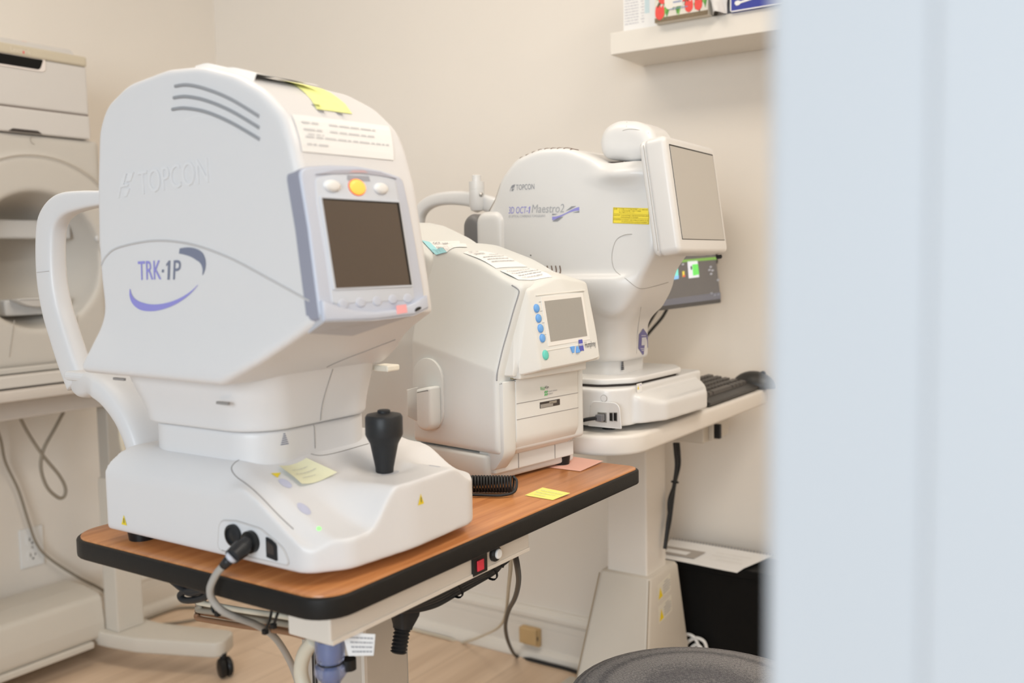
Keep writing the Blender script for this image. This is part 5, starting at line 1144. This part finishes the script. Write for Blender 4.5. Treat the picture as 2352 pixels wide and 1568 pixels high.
tag(cable('floor_cable', [tuple(onplane(x_, y_, 2, .005)) for x_, y_ in ((345, 1436), (390, 1431), (440, 1424), (478, 1412), (492, 1398))], .004, M_BROWNC), 'thin taupe cable curling on the floor behind the putty castor', 'cable')
# ------------------------------------------------------------------ notes on the auto refractor
lb_ = thing('instruction_label', 'white printed instruction label taped above the brown screen', 'label', (-.73, .78, 1.24))
o, c, n = patch('sheet', [(693, 349), (903, 369), (891, 291), (668, 263)], th_, M_PAPER, lb_, 8, 6, off=.0008)
sheet_print([Vector(q) for q in c], n, [(.9, .905), (.09, .25), (.9, .905)], M_FADE, o, th_, seed=31, fill=.12, off=.0016)
sheet_print([Vector(q) for q in c], n, [(.33, .82), (.32, .80), (.06, .95), (.06, .28)], M_FADE, o, th_, seed=33, fill=.24, off=.0017, top=.86)
sheet_print([Vector(q) for q in c], n, [(.06, .22), (.06, .24), (.9, .905), (.9, .905)], M_FADE, o, th_, seed=34, fill=.24, off=.0018, top=.86)
yt = thing('highlighted_slip', 'slip with yellow highlighter taped to the top of the near machine', 'paper', (-.78, .80, 1.30))
o, c, n = patch('sheet', [(727, 252), (808, 263), (703, 187), (640, 179)], th_, mat('highlighter_yellow', (.86, .88, .36), .8, spec=.2, noise=.12, nscale=60), yt, 6, 6, off=.0008)
for x_, y_ in ((726, 243), (738, 256), (781, 262)):
    q, nq = hit(th_, x_, y_); obj('tape_bit', [tuple(q+nq*.0022+Vector(v)) for v in ((-.003, -.006, 0), (.003, -.005, -.001), (.004, .004, -.001), (-.003, .005, 0))], [[0, 1, 2, 3]], M_PAPER, yt)
# loose white sheet curling over the top of the head
P = []; nu, nv = 14, 6
for j in range(nv+1):
    for i in range(nu+1):
        s_, t_ = i/nu, j/nv; xx = -.888+.098*s_; yy = .6885+.11*t_
        h = th_.ray_cast(Vector((xx, yy, 1.5)), Vector((0, 0, -1))); z_ = h[0].z if h[0] else 1.33
        lift = .0020+.0025*(1-t_)*(math.sin(s_*math.pi*2.2)**2)+.010*max(0, s_-.6)**1.5*2+.0006*math.sin(12*s_+3*t_)
        P.append((xx, yy, z_+lift+.001))
F = [[j*(nu+1)+i, j*(nu+1)+i+1, (j+1)*(nu+1)+i+1, (j+1)*(nu+1)+i] for j in range(nv) for i in range(nu)]
so = obj('loose_sheet', P, F, M_PAPER, None, smooth=True); tag(so, 'curled white sheet resting on the very top of the near machine', 'paper')
pn2 = thing('pale_sticky_note', 'pale yellow sticky note stuck on the base of the near machine', 'note', (-.80, .79, .87))
P, F = [], []
cs4 = [hit(tb_, *p)[0] for p in ((694, 1121), (775, 1094), (704, 1061), (641, 1079))]
V, F = quadgrid(cs4, 6, 6); V2 = []
for i, v in enumerate(V):
    s_, t_ = (i % 7)/6, (i//7)/6; h = tb_.ray_cast(Vector(v)+Vector((0, 0, .05)), Vector((0, 0, -1))); q = h[0] if h[0] else Vector(v)
    V2.append((q.x, q.y, max(q.z, v[2])+.0012+.006*(1-t_)**2*(1-s_)*0+.004*(abs(s_-.5)*2)**2))
obj('sheet', V2, F, M_PNOTE, pn2, smooth=True)
UV, F = words([(.2, .7), (.15, .8), (.2, .6)], 1, 1, seed=22, fill=.08, top=.7); W4 = [Vector(q)+Vector((0, 0, .003)) for q in cs4]
obj('pencil_writing', [tuple(W4[0]*(1-a)*(1-b)+W4[1]*a*(1-b)+W4[2]*a*b+W4[3]*(1-a)*b+Vector((0, 0, .004*(abs(a-.5)*2)**2))) for a, b in UV], F, M_LINK, pn2)

# ------------------------------------------------------------------ cable plugged into the near machine
gc = thing('power_cable', 'grey cable with a black angled plug in the side of the near machine', 'cable', (-.84, .67, T))
pA = Vector((-.8145, .690, .8165)); pB = onplane(533, 1278, 1, .664); pC = onplane(512, 1300, 1, .660)
mid = pA+(pB-pA)*.38
obj('plug', *sweep([tuple(pA), tuple(pA+(pB-pA)*.16), tuple(mid), tuple(mid+(pB-pA)*.05), tuple(pB)], [.0085, .0088, .0088, .0105, .0088], 16), M_RUB, gc, smooth=True, auto=50)
obj('plug_ring', *sweep([tuple(pB+(pA-pB)*.03), tuple(pB+(pC-pB)*.22)], [.0072, .0066], 14), mat('pale_blue_ring', (.55, .58, .66), .4, noise=.02), gc, smooth=True)
obj('strain_relief', *sweep([tuple(pB+(pC-pB)*.15), tuple(pC)], [.0062, .0048], 12), M_RUB, gc, smooth=True)
cpx = [(512, 1300, .660), (496, 1320, .659), (483, 1350, .6595), (487, 1375, .664), (508, 1400, .672), (545, 1418, .69), (590, 1435, .72), (630, 1462, .76), (662, 1510, .80), (682, 1560, .83), (690, 1600, .85)]
cable('lead', [tuple(onplane(a, b, 1, d)) for a, b, d in cpx], .0042, M_GREYC, gc, n=10)
# ------------------------------------------------------------------ cables and plugs under the wood table
def U(x_, y_, X_): return tuple(onplane(x_, y_, 0, X_))
cbn = thing('cable_bundle', 'black power cords tied in a bundle under the apron of the wood table', 'cable', (-.735, .95, .70))
for k_, (dz, dy_) in enumerate(((0, 0), (-.006, .003), (-.011, -.002), (.004, .006), (-.004, -.006), (-.015, .004))):
    sh_ = .0016*k_
    pts = [(900, 1400), (960, 1385), (1010, 1365), (1060, 1337), (1110, 1315), (1150, 1296), (1166, 1284)]
    w_ = [.3, .8, 1.15, 1.2, 1.0, .8, .4]
    cable('cord', [(-.742-.006*(k_ % 3), U(a, b, -.742)[1]+dy_, U(a, b, -.742)[2]+dz*q) for (a, b), q in zip(pts, w_)], .0042, M_RUB, cbn)
for a, b in ((1042, 1348), (1122, 1308)):
    q = U(a, b, -.748); obj('cable_tie', *lathe([(.0145, 0), (.0145, .003), (.013, .003), (.013, 0)], 18, (q[0], q[1], q[2]-.003), (.1, .9, .35), caps=False), M_BLACK, cbn)
obj('cord_end', *lathe([(.003, 0), (.0035, .012), (.0025, .02)], 10, U(1152, 1302, -.738), (0, .6, .8)), M_BLACK, cbn)
pg = thing('hanging_plug', 'black power plug with ribbed neck hanging under the wood table', 'plug', (-.78, .86, .63))
p0 = Vector(U(936, 1372, -.77)); p1 = Vector(U(915, 1500, -.77)); L_ = (p1-p0).length; d_ = (p1-p0).normalized()
obj('plug_body', *sweep([tuple(p0+d_*L_*t_) for t_ in (0, .12, .30, .38, .50, .56)], [(.019, .0135), (.0195, .0135), (.019, .013), (.0165, .012), (.0115, .0105), (.0105, .010)], sec=sqsec(4, 20), upv=(0, 1, 0)), M_RUB, pg, smooth=True, auto=50)
obj('ribbed_neck', *lathe([(.0108 if i % 2 else .0088, L_*(.55+.40*i/12)) for i in range(13)]+[(.0108, L_*.97), (.008, L_)], 18, tuple(p0), tuple(d_)), M_RUB, pg, smooth=True, auto=30)
cable('cord', [tuple(p0-d_*.005), tuple(p0+Vector((0, .02, .012))), tuple(p0+Vector((0, .06, .016))), (-.755, p0.y+.10, p0.z+.012)], .004, M_RUB, pg)
bp_ = thing('hospital_plug', 'translucent blue plug hanging at the near corner of the wood table', 'plug', (-.74, .74, .60))
M_BLUE = mat('translucent_blue_plastic', (.45, .53, .80), .12, noise=.06, nscale=60, trans=.7)
q0 = onplane(757, 1466, 1, .745); q1 = onplane(762, 1600, 1, .745); d_ = (q1-q0).normalized(); L_ = (q1-q0).length
obj('plug_body', *lathe([(.0165, 0), (.017, L_*.18), (.0155, L_*.36), (.0135, L_*.38), (.0135, L_*.42), (.0175, L_*.45), (.0185, L_*.58), (.015, L_*.66), (.0105, L_*.75), (.010, L_)], 24, tuple(q0), tuple(d_)), M_BLUE, bp_, smooth=True, auto=40)
obj('plug_core', *lathe([(.0085, .002), (.009, L_*.3), (.006, L_*.36), (.006, L_*.9)], 16, tuple(q0), tuple(d_)), mat('blue_core', (.10, .16, .42), .4, noise=.05), bp_, smooth=True)
obj('plug_band', *lathe([(.0145, L_*.385), (.0148, L_*.40), (.0145, L_*.415)], 20, tuple(q0), tuple(d_), caps=False), M_BLACK, bp_)
tg = [onplane(a, b, 1, .748) for a, b in ((800, 1506), (858, 1505), (862, 1456), (786, 1452))]; o = obj('warning_tag', *quadgrid(tg, 3, 2), M_PAPER, bp_)
UV, F = words([(.2, .95)]*4, 1, 1, seed=51, fill=.35, top=.9); obj('print', [tuple(tg[0]*(1-a)*(1-b)+tg[1]*a*(1-b)+tg[2]*a*b+tg[3]*(1-a)*b+Vector((0, -.0005, 0))) for a, b in UV], F, M_LINK, o)
bk = onplane(800, 1520, 1, .76); obj('tag_strap', *lathe([(.009, 0), (.009, .012)], 14, (bk.x, bk.y, bk.z-.008), (0, 0, 1)), M_BLACK, bp_)
tag(cable('cream_cable', [tuple(onplane(a, b, 1, .755)) for a, b in ((722, 1470), (704, 1492), (693, 1520), (692, 1550), (703, 1585), (716, 1610))], .0085, M_CREAMC, n=12), 'thick cream cable beside the blue plug under the wood table', 'cable')
# coil of tan cord strapped below the table end, with the black loop and tie ends
br_ = thing('tan_cord_bundle', 'bundle of tan cord loops tied under the end of the wood table', 'cable', (-.86, .77, .72))
rn = random.Random(3)
for k_ in range(9):
    y_ = .745+.012*(k_ % 4)+.004*rn.random(); b0 = 1388+4.4*k_; sag = 5*rn.random()
    mm = (M_CREAMC, M_BROWNC, mat('brown_cord', (.24, .12, .06), .5, noise=.05))[k_ % 3]
    cable('loop', [tuple(onplane(a, b, 1, y_)) for a, b in ((470-2*k_, b0-14), (455, b0-6+k_*.2), (500, b0+sag), (560, b0+12+sag*.5), (620, b0+22), (668, b0+30), (700, b0+38))], .0036, mm, br_)
bl_ = thing('cable_loop', 'short black cable loop hanging under the left corner of the wood table', 'cable', (-.96, .72, .74))
cable('loop', [tuple(onplane(a, b, 1, .715)) for a, b in ((392, 1330), (420, 1352), (438, 1362), (470, 1356), (478, 1366), (455, 1376), (425, 1378), (414, 1368), (424, 1358), (455, 1352), (500, 1345))], .0042, M_RUB, bl_)
zt2 = thing('cable_ties', 'black cable tie ends dangling below the wood table edge', 'cable tie', (-.84, .70, .70))
for pts in (((488, 1385), (487, 1396), (491, 1405), (500, 1409)), ((624, 1402), (619, 1425), (609, 1450)), ((638, 1408), (632, 1425), (628, 1437))):
    cable('tie', [tuple(onplane(a, b, 1, .70)) for a, b in pts], .0016, M_BLACK, zt2)
    e = onplane(*pts[-1], 1, .70); obj('tie_head', *box(e.x-.003, e.x+.003, e.y-.003, e.y+.003, e.z-.003, e.z+.003, .001), M_BLACK, zt2)
def onfl(a, b, z_):
    q = onplane(a, b, 2, z_); return (q.x, min(q.y, YB-.046), z_)
def path3(L_): return [tuple(onplane(a, b, 1, y_)) for a, b, y_ in L_]
tag(cable('floor_power_cord', path3([(1180, 1262, 1.10), (1188, 1300, 1.14), (1191, 1335, 1.25), (1183, 1372, 1.42), (1167, 1405, 1.62), (1161, 1440, 1.80), (1168, 1475, 1.96)])+[onfl(a, b, .0055) for a, b in ((1190, 1503), (1225, 1512), (1262, 1520), (1310, 1536), (1360, 1556))], .0045, M_RUB, n=10), 'black power cord falling from the wood table to the floor along the baseboard', 'cord')
tag(cable('floor_data_cord', path3([(1171, 1262, 1.12), (1173, 1300, 1.2), (1168, 1350, 1.4), (1163, 1400, 1.68), (1152, 1432, 1.86), (1125, 1452, 1.99)])+[onfl(a, b, .005) for a, b in ((1085, 1463), (1040, 1462), (985, 1449), (930, 1437), (880, 1428))], .0034, M_CREAMC, n=8), 'cream cord falling behind the black one to the floor', 'cord')

# ------------------------------------------------------------------ keyboard and mouse on the grey table
kb = thing('keyboard', 'black keyboard along the edge of the grey table beyond the scanner', 'keyboard', (-.81, 1.86, O))
K0, K1, KX0, KX1 = 1.803, 2.090, -.862, -.732
sl = (.016)/(KX1-KX0)
def kz(x_): return O+.012+(KX1-x_)*sl
kp = [(KX0, O+.003), (KX1-.012, O+.001), (KX1, O+.004), (KX1, O+.0095), (KX1-.018, kz(KX1-.018)), (KX0+.004, kz(KX0)), (KX0, kz(KX0)-.004)]
obj('body', *prism(kp, K0, K1, 'y', .002, 2), M_KEY2, kb)
km = {}
def key(y0, y1, r):
    x1 = KX1-.022-r*.0195; x0 = x1-.0175; w_ = round(y1-y0, 4)
    if w_ not in km:
        bmk = bmesh.new(); bmesh.ops.create_cube(bmk, size=1)
        for v in bmk.verts:
            tpr = .0022 if v.co.z > 0 else 0; v.co = Vector((v.co.x*(.0160-2*tpr), v.co.y*(w_-.0030-2*tpr), v.co.z*.008))
        me = bpy.data.meshes.new('key'); bmk.to_mesh(me); bmk.free(); me.materials.append(M_KEY); km[w_] = me
    o = bpy.data.objects.new('key', km[w_]); COL.objects.link(o); o.parent = kb; o.location = Vector(((x0+x1)/2, (y0+y1)/2, kz((x0+x1)/2)+.003))-wl(kb); o.rotation_euler = (0, math.atan(sl), 0)
u_ = .0178; ys = K0+.009
rows = [[1.25, 1.25, 1.25, 6.25, 1.25, 1.25, 1.25, 1.25], [2.25]+[1]*10+[2.75], [1.75]+[1]*11+[2.25], [1.5]+[1]*12+[1.5], [1]*13+[2]]
for r, row in enumerate(rows):
    y_ = ys
    for w_ in row: key(y_, y_+w_*u_, r); y_ += w_*u_
ms = thing('mouse', 'black computer mouse behind the end of the keyboard', 'mouse', (-.75, 2.125, O))
bm = bmesh.new(); bmesh.ops.create_uvsphere(bm, u_segments=24, v_segments=14, radius=1)
for v in bm.verts: v.co = Vector((-.757+v.co.x*.052, 2.127+v.co.y*.032, O+max(v.co.z, 0)*.038+.001))
V, F = fromoff(bm); obj('shell', V, F, M_KEY2, ms, smooth=True); obj('wheel', *lathe([(.006, -.003), (.006, .003)], 14, (-.735, 2.127, O+.034), (0, 1, 0)), M_RUB, ms)

# ------------------------------------------------------------------ computer monitor behind the scanner
pm_ = thing('wall_monitor', 'black computer monitor showing a scan report behind the white scanner', 'monitor', (-.86, 1.99, .99))
ta = R(7); VU = Vector((0, 1, 0)); VN = Vector((math.cos(ta), 0, math.sin(ta))); VV = Vector((-math.sin(ta), 0, math.cos(ta)))
MO = Vector((-.852, 1.815, 1.0085))
def mp(u, v, n=0): return tuple(MO+VU*u+VV*v+VN*n)
MW, MH = .355, .27
V, F = prism(rr4(0, MW, 0, MH, .004, 3), -.03, 0, 'z', .003, 2); obj('monitor_case', [mp(*v) for v in V], F, mat('monitor_black', (.07, .068, .07), .4, noise=.03), pm_)
def mpx(x_, y_, n=.0008):
    d = pray(x_, y_); o = Vector((0, 0, CAM_H)); t_ = (MO+VN*n-o).dot(VN)/d.dot(VN); return o+d*t_
scr = obj('screen', [mp(.006, .018, .0004), mp(MW-.005, .018, .0004), mp(MW-.005, MH-.005, .0004), mp(.006, MH-.005, .0004)], [[0, 1, 2, 3]], mat('dark_screen_image', (.105, .10, .10), .25, noise=.05, emit=.35), pm_)
def mquad(name, pts, m, n=.0010): return obj(name, [tuple(mpx(a, b, n)) for a, b in pts], [list(range(len(pts)))], m, scr)
mquad('status_strip', [(1480, 694), (1655, 671), (1656, 686), (1480, 708)], mat('slate_bar', (.13, .135, .17), .3, noise=.05, emit=.3))
mquad('green_bar', [(1560, 597), (1645, 590), (1646, 596), (1560, 603)], mat('green_bar', (.16, .36, .06), .3, noise=.05, emit=.5))
mquad('scan_map', [(1530, 645), (1559, 640), (1557, 612), (1530, 616)], mat('cyan_map', (.16, .62, .55), .3, noise=.6, nscale=40, emit=.6))
mquad('scan_map_rim', [(1530, 645), (1559, 640), (1559, 632), (1530, 636)], mat('blue_map', (.20, .45, .75), .3, noise=.2, emit=.6), .0013)
mquad('report_panel', [(1582, 639), (1606, 636), (1602, 598), (1579, 600)], mat('white_panel', (.62, .64, .70), .3, noise=.05, emit=.6))
mquad('report_graph', [(1592, 633), (1606, 630), (1603, 606), (1590, 607)], mat('green_graph', (.12, .62, .10), .3, noise=.05, emit=.6), .0014)
mquad('report_dot', [(1587, 620), (1590, 618), (1589, 610), (1586, 612)], M_BLACK, .0015)
mquad('colour_scale', [(1568, 636), (1573, 635), (1572, 622), (1567, 623)], mat('scale_yellow', (.62, .50, .06), .3, noise=.2, emit=.6))
mquad('colour_scale', [(1569, 636), (1574, 635), (1573.6, 631), (1568.6, 632)], mat('scale_red', (.6, .08, .04), .3, noise=.05, emit=.6), .0014)
for x_, y_ in ((1566, 606), (1630, 612), (1634, 620), (1627, 619), (1631, 628), (1632, 673), (1640, 676), (1648, 675), (1647, 642)):
    mquad('screen_print', [(x_, y_+3), (x_+5, y_+2.4), (x_+5, y_-1.5), (x_, y_-1)], mat('screen_text', (.36, .37, .42), .4, noise=.05, emit=.4))
obj('wall_arm', *box(-.925, -.88, 1.96, YB, 1.10, 1.15, .004), M_BLACK, pm_)
for pts in (((1534, 706, 2.05), (1520, 730, 2.08), (1497, 757, 2.12), (1470, 790, 2.15), (1440, 830, 2.17)), ((1512, 708, 2.02), (1498, 730, 2.08), (1480, 760, 2.14), (1455, 800, 2.17))):
    cable('monitor_lead', path3(pts), .0038, M_RUB, pm_)

# ------------------------------------------------------------------ black cabinet, calendar, cords under the grey table
cbx = thing('black_cabinet', 'low black cabinet against the back wall under the grey table', 'cabinet', (-.62, 2.12, 0))
CZ = .402; CY0, CY1 = 2.068, 2.183
obj('cabinet_body', *box(-1.02, -.25, CY0+.004, CY1, .0, CZ-.02, .002), M_CAB, cbx); obj('cabinet_top', *box(-1.022, -.248, CY0, CY1, CZ-.02, CZ, .002), M_CAB, cbx)
cal = thing('wall_calendar', 'spiral-bound white calendar sheet lying on the black cabinet', 'calendar', (-.85, 2.11, CZ))
cc4 = [Vector((-.965, 2.050, CZ+.004)), onplane(1693, 1311, 2, CZ+.004), Vector((-.725, 2.178, CZ+.010)), Vector((-.99, 2.178, CZ+.010))]
cc4[1].y = max(cc4[1].y, 2.02)
V, F = quadgrid(cc4, 8, 6); V = [(v[0], v[1], v[2]-(.010*((CY0-v[1])/.04)**2 if v[1] < CY0 else 0)+.002*math.sin(i*.7)*.3) for i, v in enumerate(V)]
sh2 = obj('sheet', V, F, M_PAPER, cal, smooth=True)
for i in range(34):
    t_ = i/33; q = cc4[3]*(1-t_)+cc4[2]*t_; obj('spiral_ring', *lathe([(.0028, -.0006), (.0034, 0), (.0028, .0006)], 8, (q.x, q.y, q.z+.002), (1, 0, 0), caps=False), M_LINK, cal)
def calq(a, b): q = cc4[0]*(1-a)*(1-b)+cc4[1]*a*(1-b)+cc4[2]*a*b+cc4[3]*(1-a)*b; return (q.x, q.y, q.z+.002)
obj('grey_panel', [calq(.0, .16), calq(.42, .16), calq(.45, .58), calq(.0, .58)], [[0, 1, 2, 3]], mat('calendar_grey', (.42, .385, .35), .8, noise=.03), sh2)
obj('white_panel', [(a, b, c+.0006) for a, b, c in (calq(.05, .26), calq(.30, .26), calq(.32, .44), calq(.05, .44))], [[0, 1, 2, 3]], M_PAPER, sh2)
UV, F = words([(.1, .9), (.1, .8), (.3, .95)], .45, .7, seed=61, fill=.06, top=.8); tag(obj('print', [(lambda q: (q[0], q[1], q[2]+.0006))(calq(.5+a, .15+b)) for a, b in UV], F, mat('pale_pencil', (.62, .58, .54), .8, noise=.02), sh2), kind='stuff')
for pts, wlb in zip((((1556, 1492), (1560, 1468), (1574, 1457), (1590, 1460), (1600, 1472), (1606, 1490), (1608, 1510)), ((1566, 1500), (1576, 1478), (1596, 1465), (1614, 1470), (1622, 1484), (1624, 1510)), ((1580, 1510), (1586, 1490), (1600, 1480), (1612, 1490), (1614, 1512))), ('white cord loop closest to the tapered table foot', 'widest white cord loop in front of the black cabinet', 'smallest white cord loop lying inside the wider ones')):
    tag(cable('white_cord', path3([(a, b, 2.05) for a, b in pts]), .0042, M_WHITE), wlb, 'cord', 'white cords by the cabinet')
bcd = thing('scanner_leads', 'black leads tied together hanging behind the grey table column', 'cable', (-.9, 2.0, .45))
for dx_, w1 in ((0, 1), (5, -1), (9, .5)):
    cable('lead', [tuple(onplane(a+dx_*q, b, 0, -.885)) for a, b, q in ((1549, 1017, 1), (1551, 1040, 1), (1553, 1070, .6+.4*w1), (1548, 1110, .3), (1541, 1150, .9*w1), (1534, 1195, .6), (1530, 1228, .3), (1526, 1260, .2))], .0036, M_RUB, bcd)
q = onplane(1550, 1108, 0, -.885); obj('cable_tie', *lathe([(.009, 0), (.009, .003), (.008, .003), (.008, 0)], 14, tuple(q), (.1, .1, 1), caps=False), M_BLACK, bcd)

# ------------------------------------------------------------------ grey stool in the foreground
st = thing('stool', 'round stool with a dark grey woven fabric seat', 'stool', (-.51, 1.22, 0))
m = bpy.data.materials.new('grey_woven_fabric'); m.use_nodes = True; nt = m.node_tree; b = nt.nodes['Principled BSDF']; tcn = nt.nodes.new('ShaderNodeTexCoord')
mpn = nt.nodes.new('ShaderNodeMapping'); mpn.inputs['Scale'].default_value = (1, 1.7, 1); mpn.inputs['Rotation'].default_value = (0, 0, .6); nt.links.new(tcn.outputs['Object'], mpn.inputs['Vector'])
vo = nt.nodes.new('ShaderNodeTexVoronoi'); vo.inputs['Scale'].default_value = 260; vo.inputs['Randomness'].default_value = .25; nt.links.new(mpn.outputs['Vector'], vo.inputs['Vector'])
cr = nt.nodes.new('ShaderNodeValToRGB'); cr.color_ramp.elements[0].position = .25; cr.color_ramp.elements[0].color = (.30, .295, .295, 1); cr.color_ramp.elements[1].position = .62; cr.color_ramp.elements[1].color = (.10, .10, .112, 1)
nt.links.new(vo.outputs['Distance'], cr.inputs['Fac']); nt.links.new(cr.outputs['Color'], b.inputs['Base Color']); b.inputs['Roughness'].default_value = .85; b.inputs['Specular IOR Level'].default_value = .2
bpn = nt.nodes.new('ShaderNodeBump'); bpn.inputs['Strength'].default_value = .5; bpn.inputs['Distance'].default_value = .001; bpn.invert = True; nt.links.new(vo.outputs['Distance'], bpn.inputs['Height']); nt.links.new(bpn.outputs['Normal'], b.inputs['Normal'])
sx, sy_, sz = -.505, 1.215, .510
prf = [(.15, -.055), (.178, -.05), (.192, -.036), (.195, -.022), (.188, -.009), (.170, -.002), (.13, .003), (.07, .005), (.001, .006)]
obj('seat', *lathe(prf, 48, (sx, sy_, sz)), m, st, smooth=True, auto=60)
obj('seat_shell', *lathe([(.06, -.075), (.16, -.065), (.185, -.05), (.175, -.045)], 36, (sx, sy_, sz)), M_BLACK, st, smooth=True)
obj('gas_column', *lathe([(.025, .10), (.025, .28), (.018, .28), (.018, .43)], 18, (sx, sy_, 0)), M_METAL, st, smooth=True, auto=30)
for k_ in range(5):
    a = R(72*k_+20); e = Vector((sx+.23*math.cos(a), sy_+.23*math.sin(a), .06)); lg_ = obj('leg', *sweep([(sx, sy_, .11), tuple(e)], [.022, .014], 10), M_BLACK, st)
    obj('castor_wheel', *lathe([(.022, -.012), (.025, -.009), (.025, .009), (.022, .012)], 16, (e.x, e.y, .025), (-math.sin(a), math.cos(a), 0)), M_BLACK, lg_)
bpy.context.view_layer.update()
